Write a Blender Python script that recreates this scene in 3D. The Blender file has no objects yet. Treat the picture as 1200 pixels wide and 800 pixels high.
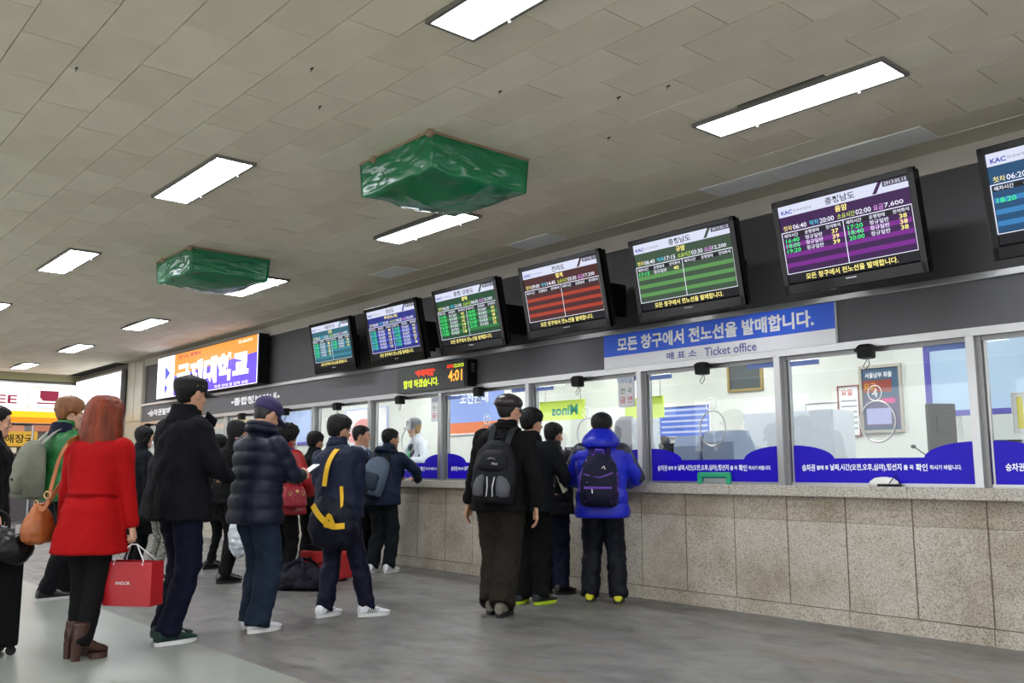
import bpy, bmesh, math, random
import numpy as np
from mathutils import Vector, Matrix, Euler, noise
S = bpy.context.scene
COL = S.collection
PI = math.pi
rnd = random.Random(7)

# ------------------------------------------------------------------ camera
EYE = 1.15
def make_camera():
    p, y, r = 0.13940112, -0.71505847, -0.00291936
    fwd = Vector((math.cos(y)*math.cos(p), math.sin(y)*math.cos(p), math.sin(p)))
    right = Vector((math.sin(y), -math.cos(y), 0)); up = right.cross(fwd)
    r2 = right*math.cos(r)+up*math.sin(r); u2 = -right*math.sin(r)+up*math.cos(r)
    cd = bpy.data.cameras.new('camera'); cd.sensor_width = 36; cd.lens = 1057.76*36/1200
    cd.clip_start = .05; cd.clip_end = 200
    co = bpy.data.objects.new('camera', cd); COL.objects.link(co)
    m = Matrix((r2, u2, -fwd)).transposed().to_4x4(); m.translation = (0, 0, EYE)
    co.matrix_world = m
    S.camera = co
make_camera()
# ------------------------------------------------------------------ world, exposure
w = bpy.data.worlds.new('world'); S.world = w; w.use_nodes = True
w.node_tree.nodes['Background'].inputs[0].default_value = (.86, .88, .9, 1)
w.node_tree.nodes['Background'].inputs[1].default_value = 2.3
S.view_settings.view_transform = 'Standard'; S.view_settings.look = 'None'
S.view_settings.gamma = 1; S.view_settings.use_curve_mapping = False
S.view_settings.exposure = 0.15
S.cycles.max_bounces = 8; S.cycles.transparent_max_bounces = 16
LAMP = 32.0         # strength of the hall's fluorescent diffusers
OFFICE_LAMP = 34.0   # strength of the office's diffusers

# ------------------------------------------------------------------ materials
def srgb(h):
    if isinstance(h, str):
        h = h.lstrip('#'); h = [int(h[i:i+2], 16)/255 for i in (0, 2, 4)]
    return tuple((c/12.92 if c <= .04045 else ((c+.055)/1.055)**2.4) for c in h)+(1,)
MATS = {}
def mat(name, col, rough=.6, metal=0, bump=0, bscale=20, var=0, vscale=5, spec=.5, sheen=0, coat=0, stretch=(1, 1, 1)):
    if name in MATS: return MATS[name]
    m = bpy.data.materials.new(name); m.use_nodes = True; nt = m.node_tree; b = nt.nodes['Principled BSDF']
    c = srgb(col); b.inputs['Base Color'].default_value = c; b.inputs['Roughness'].default_value = rough
    b.inputs['Metallic'].default_value = metal; b.inputs['Specular IOR Level'].default_value = spec
    if sheen: b.inputs['Sheen Weight'].default_value = sheen
    if coat: b.inputs['Coat Weight'].default_value = coat
    tc = nt.nodes.new('ShaderNodeTexCoord'); mp = nt.nodes.new('ShaderNodeMapping'); mp.inputs['Scale'].default_value = stretch
    nt.links.new(tc.outputs['Object'], mp.inputs[0])
    if bump:
        n = nt.nodes.new('ShaderNodeTexNoise'); n.inputs['Scale'].default_value = bscale; n.inputs['Detail'].default_value = 4
        bm = nt.nodes.new('ShaderNodeBump'); bm.inputs['Strength'].default_value = bump; bm.inputs['Distance'].default_value = .02
        nt.links.new(mp.outputs[0], n.inputs['Vector']); nt.links.new(n.outputs['Fac'], bm.inputs['Height']); nt.links.new(bm.outputs[0], b.inputs['Normal'])
    if var:
        n = nt.nodes.new('ShaderNodeTexNoise'); n.inputs['Scale'].default_value = vscale; n.inputs['Detail'].default_value = 5
        r = nt.nodes.new('ShaderNodeValToRGB')
        r.color_ramp.elements[0].position = .3; r.color_ramp.elements[1].position = .7
        r.color_ramp.elements[0].color = tuple(x*(1-var) for x in c[:3])+(1,); r.color_ramp.elements[1].color = tuple(min(1, x*(1+var)) for x in c[:3])+(1,)
        nt.links.new(mp.outputs[0], n.inputs['Vector']); nt.links.new(n.outputs['Fac'], r.inputs[0]); nt.links.new(r.outputs[0], b.inputs['Base Color'])
    MATS[name] = m; return m
def emis(name, col, strength=1.0):
    if name in MATS: return MATS[name]
    m = bpy.data.materials.new(name); m.use_nodes = True; b = m.node_tree.nodes['Principled BSDF']
    c = srgb(col); b.inputs['Base Color'].default_value = (0.01, .01, .01, 1); b.inputs['Roughness'].default_value = .3; b.inputs['Specular IOR Level'].default_value = .12
    b.inputs['Emission Color'].default_value = c; b.inputs['Emission Strength'].default_value = strength
    MATS[name] = m; return m
def ramp(nt, stops, interp='LINEAR'):
    r = nt.nodes.new('ShaderNodeValToRGB'); cr = r.color_ramp; cr.interpolation = interp
    while len(cr.elements) < len(stops): cr.elements.new(.5)
    for e, (p, c) in zip(cr.elements, stops): e.position = p; e.color = srgb(c)
    return r
def granite(name, stops, scale=85, stain=0.0):
    m = bpy.data.materials.new(name); m.use_nodes = True; nt = m.node_tree; b = nt.nodes['Principled BSDF']
    g = nt.nodes.new('ShaderNodeNewGeometry')
    n = nt.nodes.new('ShaderNodeTexNoise'); n.inputs['Scale'].default_value = scale; n.inputs['Detail'].default_value = 3; n.inputs['Roughness'].default_value = .7
    nt.links.new(g.outputs['Position'], n.inputs['Vector'])
    r = ramp(nt, stops); nt.links.new(n.outputs['Fac'], r.inputs[0])
    n2 = nt.nodes.new('ShaderNodeTexNoise'); n2.inputs['Scale'].default_value = 2.3; n2.inputs['Detail'].default_value = 4
    nt.links.new(g.outputs['Position'], n2.inputs['Vector'])
    r2 = ramp(nt, [(.3, '#cfc6b8'), (.55, '#ffffff'), (.75, '#e6dfd4')]); nt.links.new(n2.outputs['Fac'], r2.inputs[0])
    mx = nt.nodes.new('ShaderNodeMix'); mx.data_type = 'RGBA'; mx.blend_type = 'MULTIPLY'; mx.inputs[0].default_value = stain or .35
    nt.links.new(r.outputs[0], mx.inputs[6]); nt.links.new(r2.outputs[0], mx.inputs[7]); nt.links.new(mx.outputs[2], b.inputs['Base Color'])
    b.inputs['Roughness'].default_value = .42
    return m
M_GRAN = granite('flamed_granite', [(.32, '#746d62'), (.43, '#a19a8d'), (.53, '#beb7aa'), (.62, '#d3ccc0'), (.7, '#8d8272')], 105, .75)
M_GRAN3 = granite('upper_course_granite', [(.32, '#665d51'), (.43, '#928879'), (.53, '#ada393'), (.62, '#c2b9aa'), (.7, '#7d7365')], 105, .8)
M_JOINT = mat('stained_joint', '#6f604c', .9, var=.3, vscale=9)
M_GRAN2 = granite('ledge_granite', [(.34, '#4e4a44'), (.43, '#98928a'), (.52, '#b9b3a8'), (.62, '#d4cfc5'), (.72, '#77726a')], 120, .3)
def floor_mat(name, stops, rough, rstops, scale):
    m = bpy.data.materials.new(name); m.use_nodes = True; nt = m.node_tree; b = nt.nodes['Principled BSDF']
    g = nt.nodes.new('ShaderNodeNewGeometry'); mp = nt.nodes.new('ShaderNodeMapping'); mp.inputs['Scale'].default_value = (1, 1.6, 1)
    nt.links.new(g.outputs['Position'], mp.inputs[0])
    n = nt.nodes.new('ShaderNodeTexNoise'); n.inputs['Scale'].default_value = scale; n.inputs['Detail'].default_value = 9; n.inputs['Roughness'].default_value = .68; n.inputs['Distortion'].default_value = .8
    nt.links.new(mp.outputs[0], n.inputs['Vector'])
    r = ramp(nt, stops); nt.links.new(n.outputs['Fac'], r.inputs[0])
    n2 = nt.nodes.new('ShaderNodeTexNoise'); n2.inputs['Scale'].default_value = 140; n2.inputs['Detail'].default_value = 2
    nt.links.new(g.outputs['Position'], n2.inputs['Vector'])
    r2 = ramp(nt, [(.35, '#b8b8b8'), (.6, '#ffffff')]); nt.links.new(n2.outputs['Fac'], r2.inputs[0])
    mx = nt.nodes.new('ShaderNodeMix'); mx.data_type = 'RGBA'; mx.blend_type = 'MULTIPLY'; mx.inputs[0].default_value = .35
    nt.links.new(r.outputs[0], mx.inputs[6]); nt.links.new(r2.outputs[0], mx.inputs[7]); nt.links.new(mx.outputs[2], b.inputs['Base Color'])
    n3 = nt.nodes.new('ShaderNodeTexNoise'); n3.inputs['Scale'].default_value = 3.1; n3.inputs['Detail'].default_value = 6
    nt.links.new(mp.outputs[0], n3.inputs['Vector'])
    mr = nt.nodes.new('ShaderNodeMapRange'); mr.inputs['From Min'].default_value = .3; mr.inputs['From Max'].default_value = .7
    mr.inputs['To Min'].default_value = rstops[0]; mr.inputs['To Max'].default_value = rstops[1]
    nt.links.new(n3.outputs['Fac'], mr.inputs[0]); nt.links.new(mr.outputs[0], b.inputs['Roughness'])
    return m
M_TERR = floor_mat('polished_terrazzo', [(.25, '#868a84'), (.5, '#92978f'), (.75, '#9a9e97')], .2, (.30, .31), 1.1)
M_CONC = floor_mat('worn_concrete', [(.25, '#45423f'), (.4, '#605d5a'), (.54, '#74726f'), (.64, '#6c6054'), (.78, '#92928f')], .4, (.34, .55), 2.2)

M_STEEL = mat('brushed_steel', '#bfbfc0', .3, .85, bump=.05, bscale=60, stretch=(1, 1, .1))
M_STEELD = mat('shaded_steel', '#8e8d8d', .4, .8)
M_FASCIA = mat('grey_fascia', '#5a595c', .55, var=.06, vscale=2)
M_PANEL = mat('dark_grey_panel', '#464547', .6, var=.06, vscale=1.5)
M_BAND = mat('cream_band', '#b4ada3', .7, var=.04)
M_WHITEWALL = mat('office_wall', '#dddfd8', .8, var=.02)
M_DARK = mat('dark_gap', '#2b2722', .9)
M_BLACKP = mat('black_plastic', '#060607', .12, spec=.3)
M_BLACKM = mat('matt_black', '#09090a', .5, spec=.25)
M_WHITE = mat('white_paper', '#eeeeee', .7)

# ------------------------------------------------------------------ mesh builder
TXT = {}
TS = bpy.data.scenes.new('text_workbench')      # scratch scene, removed at the end
def text_mesh(s, bold):
    k = (s, bold)
    if k in TXT: return TXT[k]
    c = bpy.data.curves.new('t', 'FONT'); c.body = s; c.offset = bold; c.resolution_u = 2
    o = bpy.data.objects.new('t', c); TS.collection.objects.link(o)
    TS.view_layers[0].update(); dg = TS.view_layers[0].depsgraph
    m = bpy.data.meshes.new_from_object(o.evaluated_get(dg))
    v = np.array([tuple(x.co) for x in m.vertices]) if len(m.vertices) else np.zeros((0, 3))
    f = [tuple(p.vertices) for p in m.polygons]
    bpy.data.objects.remove(o); bpy.data.curves.remove(c); bpy.data.meshes.remove(m)
    TXT[k] = (v, f); return TXT[k]

class MB:
    def __init__(s): s.v = []; s.f = []; s.m = []; s.mats = []
    def mi(s, m):
        if m not in s.mats: s.mats.append(m)
        return s.mats.index(m)
    def add(s, vs, fs, m, M=None):
        b = len(s.v); k = s.mi(m)
        for v in vs:
            v = Vector(v); s.v.append(tuple(M @ v if M else v))
        for f in fs: s.f.append(tuple(i+b for i in f)); s.m.append(k)
        return s
    def box(s, a, b, m, M=None, bev=0):
        (x0, y0, z0), (x1, y1, z1) = [min(p, q) for p, q in zip(a, b)], [max(p, q) for p, q in zip(a, b)]
        if bev:
            bm = bmesh.new(); bmesh.ops.create_cube(bm, size=1)
            for v in bm.verts: v.co = Vector(((x0+x1)/2+v.co.x*(x1-x0), (y0+y1)/2+v.co.y*(y1-y0), (z0+z1)/2+v.co.z*(z1-z0)))
            bmesh.ops.bevel(bm, geom=bm.edges[:], offset=bev, segments=2, affect='EDGES', profile=.6)
            bm.verts.index_update()
            s.add([v.co.copy() for v in bm.verts], [tuple(v.index for v in f.verts) for f in bm.faces], m, M); bm.free(); return s
        vs = [(x, y, z) for z in (z0, z1) for y in (y0, y1) for x in (x0, x1)]
        return s.add(vs, [(0, 2, 3, 1), (4, 5, 7, 6), (0, 1, 5, 4), (2, 6, 7, 3), (0, 4, 6, 2), (1, 3, 7, 5)], m, M)
    def quad(s, x0, y0, x1, y1, z, m, M=None): return s.add([(x0, y0, z), (x1, y0, z), (x1, y1, z), (x0, y1, z)], [(0, 1, 2, 3)], m, M)
    def poly(s, pts, m, M=None, z=0, th=0):
        n = len(pts); vs = [(p[0], p[1], z) for p in pts]; fs = [tuple(range(n))]
        if th:
            vs += [(p[0], p[1], z-th) for p in pts]; fs += [tuple(range(2*n-1, n-1, -1))]+[(i, n+i, n+(i+1) % n, (i+1) % n) for i in range(n)]
        return s.add(vs, fs, m, M)
    def text(s, t, x, y, h, m, M=None, w=None, z=.002, bold=0.0, align='c', mirror=False):
        v, f = text_mesh(t, bold)
        if not len(v): return s
        lo, hi = v.min(0), v.max(0); sc = h/max(1e-6, hi[1]-lo[1]); sx = sc
        if w: sx = w/(hi[0]-lo[0])
        W = (hi[0]-lo[0])*sx; ox = {'c': -W/2, 'l': 0, 'r': -W}[align]
        vs = [(x+ox+(q[0]-lo[0])*sx, y-h/2+(q[1]-lo[1])*sc, z) for q in v]
        if mirror: vs = [(2*x-a, b, c) for a, b, c in vs]
        return s.add(vs, f, m, M)
    def tube(s, pts, r, m, M=None, n=8, closed=False):
        pts = [Vector(p) for p in pts]; L = len(pts); rs = r if isinstance(r, (list, tuple)) else [r]*L
        vs = []; fs = []; up = None
        for i, p in enumerate(pts):
            t = (pts[(i+1) % L]-pts[i-1]) if closed else (pts[min(i+1, L-1)]-pts[max(i-1, 0)])
            t.normalize()
            if up is None: up = Vector((0, 0, 1)) if abs(t.z) < .9 else Vector((1, 0, 0))
            a = t.cross(up).normalized(); b = a.cross(t).normalized(); up = b
            for k in range(n):
                q = 2*PI*k/n; vs.append(p+(a*math.cos(q)+b*math.sin(q))*rs[i])
        for i in range(L if closed else L-1):
            j = (i+1) % L
            for k in range(n): k2 = (k+1) % n; fs.append((i*n+k, i*n+k2, j*n+k2, j*n+k))
        if not closed: fs += [tuple(range(n-1, -1, -1)), tuple((L-1)*n+k for k in range(n))]
        return s.add(vs, fs, m, M)
    def rings(s, rs, m, M=None, n=20, e=2.0):
        """closed loft: each ring (cx,cy,cz,rx,ry[,tilt])"""
        vs = []; fs = []
        for r in rs:
            cx, cy, cz, rx, ry = r[:5]
            for k in range(n):
                q = 2*PI*k/n; c, d = math.cos(q), math.sin(q)
                vs.append((cx+rx*math.copysign(abs(c)**(2/e), c), cy+ry*math.copysign(abs(d)**(2/e), d), cz))
        for i in range(len(rs)-1):
            for k in range(n): k2 = (k+1) % n; fs.append((i*n+k, i*n+k2, (i+1)*n+k2, (i+1)*n+k))
        fs += [tuple(range(n-1, -1, -1)), tuple((len(rs)-1)*n+k for k in range(n))]
        return s.add(vs, fs, m, M)
    def ball(s, c, r, m, M=None, n=12, k=8):
        r = (r, r, r) if not isinstance(r, (tuple, list)) else r
        rs = []
        for i in range(k+1):
            a = -PI/2+PI*i/k; a = max(-PI/2+.08, min(PI/2-.08, a)); rs.append((c[0], c[1], c[2]+r[2]*math.sin(a), r[0]*math.cos(a), r[1]*math.cos(a)))
        return s.rings(rs, m, M, n)
    def mesh(s, name, smooth=False):
        me = bpy.data.meshes.new(name); me.from_pydata(s.v, [], s.f)
        for m in s.mats: me.materials.append(m)
        me.polygons.foreach_set('material_index', s.m)
        if smooth: me.polygons.foreach_set('use_smooth', [True]*len(s.f))
        me.update(); return me
    def build(s, name, parent=None, smooth=False, **props):
        o = bpy.data.objects.new(name, s.mesh(name, smooth)); COL.objects.link(o)
        if parent: o.parent = parent
        for k, v in props.items(): o[k] = v
        return o
def empty(name, loc=(0, 0, 0), rz=0, M=None, **props):
    o = bpy.data.objects.new(name, None); COL.objects.link(o); o.empty_display_size = .1
    if M is not None: o.matrix_world = M
    else: o.location = loc; o.rotation_euler = (0, 0, rz)
    for k, v in props.items(): o[k] = v
    return o
def copy_tree(o, parent=None):
    c = o.copy(); COL.objects.link(c)
    if parent: c.parent = parent
    for ch in list(o.children): copy_tree(ch, c)
    return c
YW = -6.33
CEIL = 3.37
def wallM(x, z, y=YW):      # local x runs to the viewer's right along the ticket wall, y up, z out into the hall
    return Matrix(((-1, 0, 0, x), (0, 0, 1, y), (0, 1, 0, z), (0, 0, 0, 1)))
ST = dict(kind='structure')
# ------------------------------------------------------------------ structure: floor, ceiling, walls
XF, XB, YL = 23.35, -5.0, 6.5
MB().box((XB, -2.5, -.1), (XF, YL, 0), M_TERR).build('floor', **ST)
MB().box((XB, YW-.1, -.1), (XF, -2.5, 0), M_CONC).build('floor.001', **ST)
mb = MB(); mb.box((XB, -2.507, 0), (XF, -2.493, .0015), mat('brass_divider', '#8b8a80', .4)); mb.build('trim_1', **ST)

M_TILE = [mat('ceiling_tile_a', '#ddd3bd', .75, var=.05, vscale=3, bump=.1, bscale=40), mat('ceiling_tile_b', '#d9cfb9', .75, var=.05, vscale=3, bump=.1, bscale=40), mat('ceiling_tile_c', '#e0d7c2', .75, var=.05, vscale=3, bump=.1, bscale=40)]
M_TILEW = mat('new_white_tile', '#ecece8', .7, var=.03)
ceil = MB().box((XB, YW-.1, CEIL+.02), (XF, YL, CEIL+.12), M_DARK).build('ceiling', **ST)
TW, TH = .6, .3
fx = [(2.19, 3.49), (6.05, 7.33), (9.65, 10.95), (13.45, 14.75), (17.1, 18.4), (20.9, 22.1), (-1.6, -.3)]
fy = [(-4.9, -4.59), (-2.77, -2.46), (-.63, -.32), (1.5, 1.81), (3.7, 4.01)]
def in_fixture(x0, x1, y0, y1):
    for a, b in fx:
        for c, d in fy:
            if x0 > a-.02 and x1 < b+.02 and y0 > c-.05 and y1 < d+.05: return True
    return False
tile_me = []
for m in M_TILE+[M_TILEW]:
    b = MB(); b.box((-TW/2+.0025, -TH/2+.0025, 0), (TW/2-.0025, TH/2-.0025, .014), m); tile_me.append(b.mesh('ceiling_tile'))
tiles = []
j = 0
y = -1.56+.3*26
row = 26
while y > YW+.02:
    y0 = max(y-.3, YW); yc = y-.15
    if y-.3 < YW+.02: break
    x = (4.33 if row % 2 == 0 else 4.63)-.6*16
    while x < 23.1:
        tiles.append((x+.3, yc)); x += .6
    y -= .3; row -= 1
pr = []
cam = S.camera; cmi = cam.matrix_world.inverted() if False else None
bpy.context.view_layer.update()
cmi = cam.matrix_world.inverted()
F = 1057.76
def proj(p):
    q = cmi @ Vector(p)
    if q.z > -.2: return None
    return 600+F*q.x/-q.z, 400-F*q.y/-q.z, -q.z
for (x, y) in tiles:
    q = proj((x, y, CEIL))
    vis = q and -40 < q[0] < 1240 and -40 < q[1] < 800
    pr.append((q[2] if vis else 1e6, x, y))
pr.sort()
b = MB(); n = 0
for d, x, y in pr:
    if in_fixture(x-.3, x+.3, y-.15, y+.15): continue
    white = (2.4 < x < 4.2 and -6.1 < y < -5.75) or (6.1 < x < 6.8 and -6.1 < y < -5.75) or (8.2 < x < 8.9 and -5.8 < y < -5.5)
    k = 3 if white else rnd.randrange(3)
    dz = rnd.uniform(0, .004)-(.006 if white else 0)
    if n < 300 and d < 1e5:
        o = bpy.data.objects.new('tile', tile_me[k]); COL.objects.link(o); o.parent = ceil
        o.location = (x, y, CEIL+dz); o.rotation_euler = (rnd.uniform(-.008, .008), rnd.uniform(-.005, .005), rnd.uniform(-.003, .003)); n += 1
    else:
        b.box((x-.2975, y-.1475, CEIL+dz), (x+.2975, y+.1475, CEIL+dz+.014), (M_TILE+[M_TILEW])[k])
b.build('tiles', ceil, kind='stuff')
# beige filler strip between last tile row and the wall
MB().box((XB, YW-.05, CEIL-.004), (19.65, -6.06+.0, CEIL+.01), mat('edge_strip', '#c8c2b0', .8, var=.08, vscale=2)).build('edge_strip', ceil)
bpy.data.objects['edge_strip']['label'] = 'plain unjointed strip along the ticket wall'

# hall light fixtures
M_TUBE = emis('lamp_diffuser', '#f4f8ff', LAMP)
M_FR = mat('lamp_frame', '#77756f', .4, .3)
def fixture():
    r = empty('ceiling_light')
    f = MB()
    X, Y, t = .65, .155, .022
    for a, c in (((-X, -Y, -.008), (X, -Y+t, .03)), ((-X, Y-t, -.008), (X, Y, .03)), ((-X, -Y+t, -.008), (-X+t, Y-t, .03)), ((X-t, -Y+t, -.008), (X, Y-t, .03))): f.box(a, c, M_FR)
    f.build('frame', r)
    MB().box((-X+t, -Y+t, -.003), (X-t, Y-t, .02), M_TUBE).build('diffuser', r)
    for sx in (-.35, .35): MB().ball((sx, -Y+.01, -.012), .008, mat('latch_white', '#e8e8e8', .4)).build('latch', r)
    return r
fp = fixture(); first = True
FL = {(0, 0): 'long lit fluorescent panel above the magenta and green departure screens', (0, 1): 'lit fluorescent panel cut off by the top edge of the photo',
      (1, 0): 'lit fluorescent panel touching the nearer green wrapped ceiling unit', (1, 1): 'lit fluorescent panel in open tiles left of the nearer green wrapped unit',
      (2, 0): 'lit fluorescent panel peeking out beside the farther green wrapped unit', (2, 1): 'lit fluorescent panel between the farther green wrapped unit and the photo edge',
      (3, 0): 'lit fluorescent panel over the orange and violet college lightbox', (3, 1): 'lit fluorescent panel cut off by the left edge of the photo',
      (4, 0): 'small lit fluorescent panel over the hall corner by the shop signs', (5, 0): 'smallest lit fluorescent panel just before the cafe sign'}
for i, (a, c) in enumerate(fx):
    for j, (d, e) in enumerate(fy):
        o = fp if first else copy_tree(fp); first = False
        o.location = ((a+c)/2, (d+e)/2, CEIL-.012); o['category'] = 'light'; o['group'] = 'ceiling lights of the hall'
        o['label'] = FL.get((i, j), 'lit fluorescent panel in the hall ceiling outside the picture')

# ticket wall, built of courses around the window band
b = MB()
b.box((XB, YW-.12, 0), (18.68, YW-.032, .925), M_DARK)
b.box((XB, YW-.12, 2.08), (18.7, YW, 2.41), M_FASCIA)
b.build('wall_right', **ST)
MB().box((XB, YW-.12, 2.45), (18.7, YW-.04, 3.22), M_PANEL).build('wall_right.001', **ST)
MB().box((XB, YW-.12, 3.22), (19.65, YW, 3.372), M_BAND).build('trim_2', **ST)
b = MB()
b.box((XB, YW-.1, 2.405), (18.7, YW+.03, 2.45), M_STEEL, bev=.004); b.build('trim_3', **ST)
# beige column and corner
M_COL = mat('cream_tile_column', '#b7b3a0', .25, var=.05)
c = MB().box((18.7, YW-.12, 2.12), (19.62, YW+.02, 3.36), M_COL).build('wall_right.002', **ST)
for z0, z1 in ((0, .7), (.71, 1.4), (1.41, 2.11)): MB().box((18.705, YW-.12, z0), (19.615, YW+.03, z1), M_COL).build('tile', c)
for x0 in (18.72, 19.18): MB().box((x0, YW+.02, 2.13), (x0+.43, YW+.03, 3.35), M_COL).build('panel', c)
b = MB(); b.box((19.65, YW-.12, 0), (XF, YW-.02, CEIL), mat('dark_corner', '#6e6a60', .6)); b.build('wall_right.003', **ST)
MB().box((XF, YW-.12, 0), (XF+.1, YL, CEIL), mat('far_wall', '#8c8a82', .7)).build('wall_far', **ST)
OW = mat('opposite_wall', '#a9aaa6', .6, var=.04)
# unseen street side: pillars with assumed openings, left open for fill daylight
b = MB(); b.box((XB, YL, 2.9), (XF, YL+.2, CEIL), OW)
for k in range(8): b.box((XB+4*k, YL, 0), (XB+4*k+.5, YL+.2, 2.9), OW)
b.build('wall_left', **ST)
b = MB(); b.box((XB-.2, YW-.1, 2.9), (XB, YL, CEIL), OW)
for k in range(4): b.box((XB-.2, YW+4.1*k, 0), (XB, YW+4.1*k+.5, 2.9), OW)
b.build('wall_back', **ST)

# ------------------------------------------------------------------ counter
cnt = empty('ticket_counter', (0, YW, 0), label='long granite ticket counter with speckled ledge running under the windows', category='counter')
def bx(name, a, c, m, parent, bev=0, **k):
    return MB().box(a, c, m, bev=bev).build(name, parent, **k)
xs = [2.514-.5*i for i in range(14, 0, -1)]+[2.514, 3.014, 3.516, 4.007, 4.5, 5.0, 5.5, 6.01, 6.52, 7.0, 7.45, 7.95, 8.45, 9.0]+[9.0+.5*i for i in range(1, 20)]+[18.69]
for i in range(len(xs)-1):
    d_ = .012+rnd.uniform(-.002, .002)
    bx('cladding_panel', (xs[i]+.005, -.03, .113), (xs[i+1]-.005, d_, .742), M_GRAN, cnt)
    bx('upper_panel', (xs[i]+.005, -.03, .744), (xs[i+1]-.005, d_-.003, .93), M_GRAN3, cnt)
    bx('joint', (xs[i]-.0049, -.03, .113), (xs[i]+.0049, .005, .93), M_JOINT, cnt)
for i in range(0, len(xs)-1, 2):
    x1 = xs[min(i+2, len(xs)-1)]
    bx('plinth_stone', (xs[i]+.002, -.03, 0), (x1-.002, .03, .108), M_GRAN, cnt)
for i in range(0, len(xs)-1, 3):
    x1 = xs[min(i+3, len(xs)-1)]
    bx('ledge_stone', (xs[i]+.001, -.35, .93), (x1-.001, .07, 1.012), M_GRAN2, cnt, bev=.006)

# ------------------------------------------------------------------ ticket windows
def glass_mat():
    m = bpy.data.materials.new('window_glass'); m.use_nodes = True; nt = m.node_tree; nt.nodes.clear()
    o = nt.nodes.new('ShaderNodeOutputMaterial'); mx = nt.nodes.new('ShaderNodeMixShader'); t = nt.nodes.new('ShaderNodeBsdfTransparent'); g = nt.nodes.new('ShaderNodeBsdfGlossy')
    g.inputs['Roughness'].default_value = .02; t.inputs[0].default_value = (.965, .978, .97, 1)
    f = nt.nodes.new('ShaderNodeLayerWeight'); f.inputs['Blend'].default_value = .5
    pw = nt.nodes.new('ShaderNodeMath'); pw.operation = 'POWER'; pw.inputs[1].default_value = 4.5
    ml = nt.nodes.new('ShaderNodeMath'); ml.operation = 'MULTIPLY_ADD'; ml.inputs[1].default_value = .9; ml.inputs[2].default_value = .045; ml.use_clamp = True
    nt.links.new(f.outputs['Facing'], pw.inputs[0]); nt.links.new(pw.outputs[0], ml.inputs[0]); nt.links.new(ml.outputs[0], mx.inputs[0]); nt.links.new(t.outputs[0], mx.inputs[1]); nt.links.new(g.outputs[0], mx.inputs[2]); nt.links.new(mx.outputs[0], o.inputs[0])
    MATS['glass'] = m; return m
M_GLASS = glass_mat()
M_DECAL = mat('blue_decal', '#1d06b4', .35, spec=.25)
M_LET = mat('white_lettering', '#ffffff', .5)
posts = [-2.03, -.51, 1.01, 2.54, 4.035, 5.49, 7.03, 8.57, 10.12, 11.62, 13.12, 14.62, 16.12, 17.62, 18.7]
nums = {2: '3', 3: '4', 4: '5', 5: '6', 6: '7', 7: '8', 8: '9'}
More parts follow.
